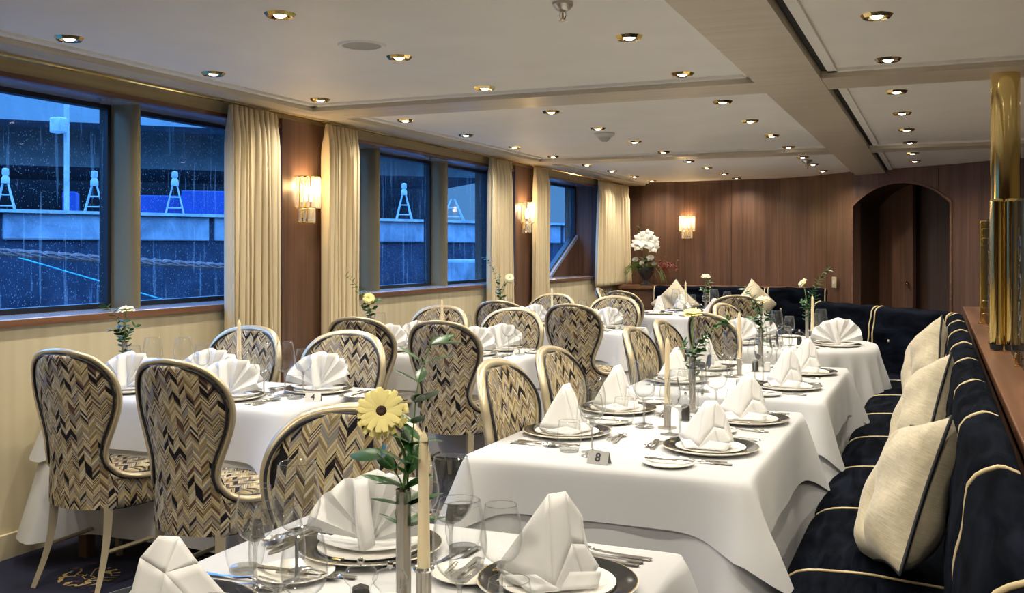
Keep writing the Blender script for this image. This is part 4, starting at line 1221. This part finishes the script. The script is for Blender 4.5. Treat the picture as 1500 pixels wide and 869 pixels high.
def sign(x, y, rz, digit, tbl):
    o = empty('table_number_sign', (x, y, ZT), R(rz))
    mb = MB(); w_, h_, d_ = .034, .037, .017
    mb.add([(-w_, -d_, 0), (w_, -d_, 0), (w_, 0, h_), (-w_, 0, h_), (w_, d_, 0), (-w_, d_, 0)], [(0, 1, 2, 3), (3, 2, 4, 5)])
    mb.build('folded_plate', 'card', o, smooth=0, fixn=False, solid=.0014)
    if digit:
        cu = bpy.data.curves.new('digit', 'FONT'); cu.body = digit; cu.size = .036; cu.align_x = 'CENTER'; cu.align_y = 'CENTER'; cu.extrude = .0002; cu.offset = .0008
        t_ = bpy.data.objects.new('tmp', cu); COL.objects.link(t_)
        bpy.context.view_layer.update()
        me = bpy.data.meshes.new_from_object(t_.evaluated_get(bpy.context.evaluated_depsgraph_get()))
        bpy.data.objects.remove(t_)
        me.materials.clear(); me.materials.append(M['ink'])
        d = bpy.data.objects.new('digit', me); COL.objects.link(d); d.parent = o
        d.location = (0, -d_ / 2 - .0012, h_ / 2 + .0006); d.rotation_euler = (math.atan2(h_, d_), 0, 0)
    return tag(o, ('small folded metal sign reading %s on %s' % (digit, tbl)) if digit else 'small folded metal number sign on ' + tbl, 'table sign', 'folded table number signs')
sign(-.95, 2.895, -6, '8', 'the front banquette table')
sign(-2.47, 3.60, 20, '4', 'the nearest window table')
sign(-2.40, 5.72, 15, '3', 'the second window table')
sign(-2.40, 7.85, 20, '2', 'the third window table')
sign(-.85, 4.78, 25, '9', 'the middle banquette table')
sign(-.98, 6.85, 25, '10', 'the round corner table')

def candle(x, y, tbl, z=0):
    place('holder', (x, y, ZT), 0, 'fluted pewter candle holder on ' + tbl, 'candle holder', 'fluted candle holders')
    place('candle', (x, y, ZT + .085), 0, 'unlit ivory taper candle standing on ' + tbl, 'candle', 'ivory taper candles')
candle(-.835, 1.555, T1); candle(-.91, 3.57, T8); candle(-.95, 5.22, T7); candle(-2.96, 3.72, T4); candle(-2.98, 5.80, T3)
candle(-3.02, 7.92, T2); candle(-.81, 7.26, T9); candle(-2.40, 10.17, TA)
def vase(x, y, tbl):
    place('vase', (x, y, ZT), 0, 'slim fluted pewter bud vase on ' + tbl, 'vase', 'slim bud vases')
VZ = ZT + .21
def gflower(x, y, pts, fr, td, tilt, petal, eye, label, seed=1):
    o = gerbera([(0, 0, -.12)] + pts, fr, td, tilt, petal, eye, seed); o.location = (x, y, VZ); tag(o, label, 'flower', 'gerbera daisies in the bud vases')
def gsprig(x, y, stems, label, seed, **k):
    o = sprig([[(0.002, .002, -.10)] + s for s in stems], seed, **k); o.location = (x, y, VZ); tag(o, label, 'foliage', 'green sprigs in the bud vases')
# foreground vase: big gerbera turned to the camera
vase(-.89, 1.58, T1)
gflower(-.89, 1.58, [(.0, 0, .0), (.002, 0, .07), (-.036, -.016, .146)], .047, 26, 62, 'petal_yellow', 'flower_eye', 'large pale yellow gerbera with dark eye in the foreground vase', 2)
gsprig(-.89, 1.58, [[(.004, .004, 0), (.012, .012, .10), (.02, .02, .20), (.045, .035, .29)], [(0, 0, 0), (.02, -.01, .05), (.04, -.01, .10)], [(0, 0, 0), (-.02, .0, .04), (-.05, -.01, .07)]],
       'tall sprig of broad green leaves in the foreground vase', 4, leafL=.078, leafW=.0145, dens=.030)
def stdvase(x, y, tbl, fl, fr, td, tilt, sp_dir, h, seed, petal='petal_cream'):
    vase(x, y, tbl)
    gflower(x, y, [(0, 0, 0), (fl[0] * .4, fl[1] * .4, fl[2] * .6), fl], fr, td, tilt, petal, 'flower_eye_y', 'pale yellow gerbera in the bud vase on ' + tbl, seed)
    sx, sy = sp_dir
    gsprig(x, y, [[(0, 0, 0), (sx * .25, sy * .25, h * .4), (sx * .6, sy * .6, h * .8), (sx, sy, h)], [(0, 0, 0), (sx * .2 + .02, .01, h * .25), (.05, .02, h * .42)], [(0, 0, 0), (-.02, .0, .04), (-.045, -.02, .07)], [(0, 0, 0), (sx * .1 - .01, .01, h * .3), (sx * .35 + .02, .01, h * .6)], [(0, 0, 0), (.015, -.01, .03), (.03, .01, .065)]],
           'leafy green sprig in the bud vase on ' + tbl, seed, leafL=.042, leafW=.0095, dens=.016)
stdvase(-3.56, 3.63, T4, (.01, .0, .155), .042, 20, 8, (-.09, -.03, ), .18, 11)
stdvase(-3.48, 5.72, T3, (-.005, 0, .12), .042, 30, 55, (-.15, -.06), .27, 12, 'petal_yellow')
stdvase(-3.52, 7.98, T2, (.07, .03, .20), .040, 30, 60, (-.12, -.06), .38, 13)
stdvase(-.92, 4.02, T8, (.0, 0, .18), .042, 0, 14, (.13, .05), .16, 14, 'petal_yellow')
stdvase(-.91, 5.66, T7, (.01, 0, .16), .042, -15, 16, (-.09, -.03), .24, 15, 'petal_cream')
stdvase(-.88, 7.55, T9, (-.03, 0, .20), .040, -60, 50, (.16, .05), .32, 16)
stdvase(-2.11, 9.80, TA, (.0, 0, .18), .046, 10, 20, (.06, .02), .22, 17)
def mills(x, y, dx, dy, tbl):
    place('pepper', (x, y, ZT), 0, 'clear acrylic pepper mill on ' + tbl, 'pepper mill', 'pepper mills')
    place('salt', (x + dx, y + dy, ZT), 0, 'clear acrylic salt mill on ' + tbl, 'salt mill', 'salt mills')
mills(-.933, 1.504, .057, .004, T1); mills(-.885, 3.75, .06, .02, T8); mills(-.90, 5.42, .06, .02, T7)
mills(-2.98, 3.60, .06, .01, T4); mills(-3.1, 5.72, .06, .01, T3); mills(-.87, 7.02, .06, .02, T9); mills(-2.2, 10.0, .07, .02, TA)

# ================================================================ BANQUETTES
SEATZ, PITCH = .46, .77
def banquette(name, origin, dirdeg, nseg, label, depth=.50, backh=.945, seed=0, pitch=PITCH, vis_buttons=True):
    """local: +x runs along the bench, +y from seat front to back"""
    o = empty(name, origin, R(dirdeg))
    Ln = nseg * pitch
    MB().box(0, Ln, .05, depth + .08, 0, .26).build('plinth', 'velvet', o, smooth=0)
    for k in range(nseg):
        x0 = k * pitch; rs = random.Random(seed + k)
        def seat(u, v):
            x = u * pitch; ex = min(u, 1 - u)
            s = v * (depth + .22)          # travels up the front then back
            if s < .20: y = -.0 + .012 * math.sin(s / .2 * PI); z = .24 + s * .9; y -= .01
            else:
                y = s - .20; z = SEATZ + .012 * math.sin(min(1, (s - .2) / .5) * PI)
            rr = math.exp(-((s - .20) / .035) ** 2); 
            z -= .0 if s >= .2 else 0
            if s >= .20: z -= .030 * math.exp(-(s - .20) / .03)
            z -= .022 * math.exp(-(ex * pitch / .035) ** 1.2) if s >= .2 else 0
            y += (.014 * math.exp(-(ex * pitch / .03))) if s < .22 else 0
            if s >= .2:
                for bx in (.25, .75):
                    d2 = ((u - bx) * pitch) ** 2 + (y - .30) ** 2
                    z -= .016 * math.exp(-d2 / .0022)
                z += .007 * math.sin(y * 34 + u * 3 + k) * math.sin(u * PI) + .004 * math.sin(u * 17 + y * 9 + k)
            return (x0 + x, y, z)
        MB().grid(seat, 22, 34).build('seat_cushion', 'velvet', o, smooth=80)
        sc = o.children[-1] if False else None
        mb = MB(); e_ = .004
        mb.tube([Vector(seat(.045, v / 24)) + Vector((0, 0, .004)) for v in range(6, 23)], .0042, 6); mb.build('seat_piping', 'cord_gold', o, smooth=80)
        for bx in (.25, .75):
            MB().lathe([(0, .006), (.008, .005), (.012, .001), (.012, -.003), (0, -.003)], 14, T=Matrix.Translation((x0 + bx * pitch, .30, SEATZ + .006 + .007 * math.sin(.30 * 34 + bx * 3 + k) * math.sin(bx * PI) - .002))).build('button', 'cord_gold', o)
        def back(u, v):
            x = u * pitch; ex = min(u, 1 - u) * pitch
            path = [(.0, .455, SEATZ - .04), (.25, .455, SEATZ + .12), (.55, .470, SEATZ + .32), (.72, .492, backh - .045), (.80, .512, backh - .012), (.86, .540, backh), (.93, .575, backh - .012), (1, .59, backh - .06)]
            for (a0, y0, z0), (a1, y1, z1) in zip(path, path[1:]):
                if v <= a1: t = (v - a0) / (a1 - a0); y = lerp(y0, y1, t); z = lerp(z0, z1, t); break
            g_ = math.exp(-(ex / .035) ** 1.3)
            bul = .018 * (1 - g_)
            y -= bul * (1 if v < .8 else 0); z += (bul * .8 if v > .7 else 0) + .004 * math.sin(u * 16 + k)
            if v < .75:
                for bx in (.25, .75):
                    d2 = ((u - bx) * pitch) ** 2 + (z - SEATZ - .24) ** 2
                    y += .018 * math.exp(-d2 / .0025)
            y += .003 * math.sin(z * 40 + u * 4)
            return (x0 + x, y, z)
        MB().grid(back, 22, 40).build('back_cushion', 'velvet', o, smooth=80)
        for uu in ((.03, .97) if nseg < 5 else (.03,)): MB().tube([Vector(back(uu, v / 40)) + Vector((0, -.004, .003 if v > 28 else 0)) for v in range(2, 39)], .0055, 6).build('back_piping', 'cord_gold', o, smooth=80)
        for bx in (.25, .75):
            MB().lathe([(0, .006), (.008, .005), (.012, .001), (.012, -.003), (0, -.003)], 14, T=Matrix.Translation((x0 + bx * pitch, .462, SEATZ + .24)) @ Matrix.Rotation(PI / 2, 4, 'X')).build('button', 'cord_gold', o)
    return tag(o, label, 'banquette', 'midnight velvet banquettes')
# right run: bench runs away from the camera (local x = -Y reversed); seat front at X=-.44
banquette('banquette', (-.42, 7.68, 0), -90, 10, 'long midnight velvet banquette with gold piping along the right partition', seed=1)
banquette('banquette', (-1.38, 8.75, 0), -50.1, 2, 'midnight velvet banquette section in the back right corner', seed=30, pitch=.84)
banquette('banquette', (-3.3, 11.72, 0), 0, 3, 'midnight velvet banquette section under the far walnut wall', seed=50, pitch=.70)
# ---- cushions
def pillow(loc, rot, roll, label, s=.225, th=.095):
    o = empty('throw_pillow', loc); o.rotation_euler = rot
    def f(sgn):
        def fn(u, v):
            a, b = 2 * u - 1, 2 * v - 1
            pin = 1 - .10 * (a * a * (1 - b * b) ** .5 * 0 + (1 - a * a) * b * b + (1 - b * b) * a * a)
            x, y = a * s * pin, b * s * pin
            e = max(0, (1 - a ** 4)) * max(0, (1 - b ** 4))
            z = sgn * th * e ** .55 * (1 + .08 * math.sin(5 * a + 2 * b) + .06 * math.sin(7 * b - 3 * a))
            if sgn > 0: z -= .035 * math.exp(-((a + .15) ** 2) / .02) * (1 - b * b) * e
            c, sn = math.cos(roll), math.sin(roll)
            return (x * c - y * sn, x * sn + y * c, z)
        return fn
    mb = MB(); mb.grid(f(1), 26, 26); mb.grid(f(-1), 26, 26); mb.build('cover', 'pillow', o, smooth=80)
    e = []
    F1 = f(0)
    for i in range(26): e.append(F1(i / 26, 0))
    for i in range(26): e.append(F1(1, i / 26))
    for i in range(26): e.append(F1(1 - i / 26, 1))
    for i in range(26): e.append(F1(0, 1 - i / 26))
    MB().tube(e, .0055, 6, closed=True).build('piping', 'cord_black', o, smooth=80)
    return tag(o, label, 'throw pillow', 'ivory throw pillows')
# local z = face normal; lean against the right back rest (normal points to -X, a little up)
def lean(yaw, tilt): return Euler((R(90 - tilt), 0, R(yaw)), 'XYZ')
pillow((-.085, 3.12, .69), lean(-80, 20), R(14), 'large ivory throw pillow with black piping, nearest the camera')
pillow((-.06, 4.62, .70), lean(-80, 18), R(20), 'ivory throw pillow, the middle one of three along the right banquette')
pillow((-.07, 6.55, .71), lean(-72, 14), R(32), 'ivory throw pillow standing farthest along the right banquette')
pillow((-2.97, 12.02, .74), lean(0, 12), R(45), 'ivory throw pillow set corner-up on the far banquette, left')
pillow((-2.0, 11.98, .76), lean(42, 12), R(45), 'ivory throw pillow set corner-up on the far banquette, right')

# ================================================================ BRASS COLUMN, SCREENS
co = empty('brass_column', (.308, 5.52, LZ))
MB().tube([(0, 0, 0), (0, 0, ZB - LZ)], .068, 40).build('column_tube', 'brass', co, smooth=80)
MB().lathe([(.069, 0), (.078, .002), (.078, .010), (.069, .014)], 36).build('base_ring', 'brass', co)
tag(co, 'thick polished brass column rising from the walnut ledge to the ceiling', 'column')
for dx, lab in ((-.030, 'left polished brass tube of the pair before the column'), (.033, 'right polished brass tube of the pair before the column')):
    t_ = empty('brass_tube', (.283 + dx, 5.20, LZ))
    MB().tube([(0, 0, .03), (0, 0, .70)], .0295, 28).build('tube', 'brass', t_, smooth=80)
    MB().lathe([(.0, .0), (.027, .004), (.030, .030)], 24).build('end_cap', 'black', t_)
    MB().lathe([(.0295, .70), (.025, .712), (0, .716)], 24).build('top_cap', 'brass', t_)
    tag(t_, lab, 'brass tube', 'paired brass tubes on the ledge')
def bracket(x, y, z, label, s=1.0):
    o = empty('glass_bracket', (x, y, z))
    MB().box(-.022 * s, .022 * s, -.022 * s, .022 * s, 0, .006).build('foot', 'brass', o, bevel=.001)
    for q_ in (-1, 1):
        MB().box(q_ * .012 * s - .006 * s, q_ * .012 * s + .006 * s, -.018 * s, .018 * s, .006, .055 * s).build('jaw', 'brass', o, bevel=.003)
        MB().lathe([(0, .0), (.008 * s, 0), (.008 * s, .006), (0, .007)], 12, T=Matrix.Translation((q_ * .018 * s, 0, .035 * s)) @ Matrix.Rotation(q_ * PI / 2, 4, 'Y')).build('screw', 'brass', o)
    return tag(o, label, 'bracket', 'small brass glass brackets')
bracket(.305, 4.52, LZ, 'small brass glass bracket on the ledge nearest the camera', 1.0)
bracket(.285, 6.3, LZ, 'small brass glass bracket on the ledge beyond the column', 1.0)
po = empty('brass_post', (.275, 7.05, LZ))
MB().box(-.028, .028, -.012, .012, .0, .66).build('post', 'brass', po, bevel=.003)
for z in (.02, .10, .50, .56): MB().box(-.018, .018, -.024, -.012, z, z + .05).build('clamp', 'brass', po, bevel=.003)
MB().box(-.04, .04, -.03, .03, 0, .008).build('foot', 'brass', po, bevel=.001)
tag(po, 'flat brass post with clamps holding the far glass screen', 'post')
def screen(y0, y1, x, z1, label, r=.16):
    pts = [(y0, .012), (y1, .012)]
    for i in range(9): a = PI / 2 * i / 8; pts.append((y1 - r + r * math.cos(a), z1 - r + r * math.sin(a)))
    for i in range(9): a = PI / 2 + PI / 2 * i / 8; pts.append((y0 + r + r * math.cos(a), z1 - r + r * math.sin(a)))
    o = empty('glass_screen', (x, 0, LZ))
    T_ = Matrix(((0, 0, 1, 0), (1, 0, 0, 0), (0, 1, 0, 0), (0, 0, 0, 1)))
    MB().prism(pts, -.005, .005, T=T_).build('pane', 'screen', o, smooth=0)
    mb = MB()
    for k in range(3):
        cz = z1 * (.28 + .22 * k); cy = (y0 + y1) / 2
        mb.tube([(-.0056, cy + (.02 + .012 * i) * math.cos(i * .9) * .8, cz + (.02 + .009 * i) * math.sin(i * .9)) for i in range(9)], .002, 4)
    mb.build('etched_scroll', 'glass_stem', o)
    return tag(o, label, 'glass screen', 'rounded glass screens on the ledge')
screen(3.9, 4.95, .305, .68, 'rounded etched glass screen on the ledge, right of the brass column')
screen(6.1, 7.02, .285, .66, 'rounded glass screen on the ledge beyond the brass column')

# ================================================================ FLOWER URN
u_ = empty('flower_urn', (-3.50, 12.62, .945))
MB().lathe([(0, 0), (.075, 0), (.078, .015), (.045, .03), (.030, .055), (.032, .075), (.075, .12), (.105, .165), (.115, .205), (.118, .235), (.108, .237), (.10, .20), (0, .19)], 32).build('urn_body', 'urn', u_)
tag(u_, 'dark footed urn on the ledge in the far left corner', 'urn')
def ploc(dx, dy, dz): return Vector((-3.50 + dx, 12.62 + dy, .945 + .20 + dz))
fo = empty('lily_bloom', ploc(0, -.03, .32)); fo.rotation_euler = (R(62), 0, R(15))
mb = MB(); rs = random.Random(9)
for (ox, oz, s) in ((-.04, .03, 1), (.07, .02, .9), (-.09, -.02, .8), (.02, .10, .8), (.10, -.05, .7)):
    for ring in range(2):
        for i in range(6 - ring):
            a = i * PI / 3 + ring * .5 + rs.uniform(-.1, .1)
            def pt(u, v, a=a, s=s, ring=ring, ox=ox, oz=oz):
                L_ = .125 * s; wv = .085 * s * math.sin(PI * (v * .9 + .06)); x = L_ * v; y = (u - .5) * wv
                z = .05 * s * math.sin(v * 2.2) + .03 * ring - .35 * abs(u - .5) * wv
                return (ox + x * math.cos(a) - y * math.sin(a), oz + x * math.sin(a) + y * math.cos(a), z + s * .03)
            mb.grid(pt, 3, 6)
mb.build('petals', 'petal_white', fo, smooth=60, fixn=False)
MB().tube([(0, 0, .0), (.01, -.08, -.08), (.01, -.17, -.14)], .006, 6).build('stem', 'stem', fo)
MB().lathe([(0, .06), (.008, .05), (.01, .02), (0, 0)], 8).build('flower_eye', 'flower_eye_y', fo)
tag(fo, 'cluster of large white lilies topping the urn arrangement', 'flower')
for k, (dx, dz, s) in enumerate(((.09, .14, .050), (-.11, .12, .042), (-.02, .08, .038), (.14, .07, .034))):
    r_ = empty('white_rose', ploc(dx, -.10, dz)); r_.rotation_euler = (R(50), 0, 0)
    mb = MB()
    for ring in range(3):
        for i in range(6):
            a = i * PI / 3 + ring * .5; q_ = 1 - ring * .28
            def pt(u, v, a=a, q_=q_, s=s): 
                th = a + (u - .5) * 1.3; rr = s * q_ * (.25 + .75 * math.sin(v * 1.7)); return (rr * math.cos(th), rr * math.sin(th), s * (v * .9 - .2 * v * v * q_))
            mb.grid(pt, 4, 4)
    mb.build('petals', 'petal_white', r_, smooth=60, fixn=False)
    MB().tube([(0, 0, 0), (0, .03, -.08)], .003, 5).build('stem', 'stem', r_)
    tag(r_, ['white rose below the lilies, right of the urn centre', 'white rose at the left of the urn arrangement', 'small white rose low in the middle of the urn', 'small white rose at the right of the urn by the berries'][k], 'flower', 'white roses in the urn')
be = empty('berry_spray', ploc(.24, -.05, .05)); mb = MB(); rs = random.Random(4)
for k in range(130):
    p = Vector((rs.gauss(.0, .075), rs.gauss(0, .04), rs.gauss(.0, .035))); mb.lathe([(0, -.011), (.011, 0), (0, .011)], 6, T=Matrix.Translation(p))
mb.build('berries', 'berry', be); MB().tube([(-.22, .05, -.06), (-.1, .02, .0), (.08, 0, .0)], .004, 5).build('stem', 'stem', be)
tag(be, 'spray of small red berries on the right of the urn', 'berries')
gr_ = empty('grass_fronds', ploc(0, 0, 0)); mb = MB(); rs = random.Random(6)
for k in range(30):
    sg = -1 if k % 3 else 1; l = rs.uniform(.18, .36) * (1 if sg < 0 else .85); y = rs.uniform(-.12, .05)
    P_ = catmull([(0, 0, 0), (sg * l * .4, y * .5 - .03, .05 + rs.uniform(0, .05)), (sg * l * .8, y, rs.uniform(-.04, .05)), (sg * l, y, rs.uniform(-.18, .0))], 4)
    mb.tube(P_, [.004 * (1 - i / len(P_)) + .001 for i in range(len(P_))], 4)
mb.build('blades', 'stem', gr_)
mb = MB()
for k in range(70):
    a = rs.uniform(0, 6.28); r0 = rs.uniform(.04, .15); p0 = Vector((r0 * math.cos(a), r0 * math.sin(a) - .03, rs.uniform(.0, .14)))
    d = Vector((math.cos(a), math.sin(a), rs.uniform(-.3, .6))).normalized(); s2 = d.cross(Vector((0, 0, 1))).normalized()
    def pt(u, v, p0=p0, d=d, s2=s2): return tuple(p0 + d * .07 * v + s2 * ((u - .5) * .035 * math.sin(PI * (v * .9 + .05))))
    mb.grid(pt, 2, 3)
mb.build('leaves', 'leaf', gr_, smooth=60, fixn=False)
tag(gr_, 'drooping grass blades and dark leaves spreading from the urn', 'foliage', kind='stuff')
eu = sprig([[(0, 0, 0), (-.02, 0, .2), (-.03, -.01, .42), (-.045, 0, .56)]], 8, leafL=.05, leafW=.018, dens=.03, start=.55); eu.location = ploc(-.04, .02, 0)
tag(eu, 'round-leaved green sprig rising above the lilies in the urn', 'foliage')
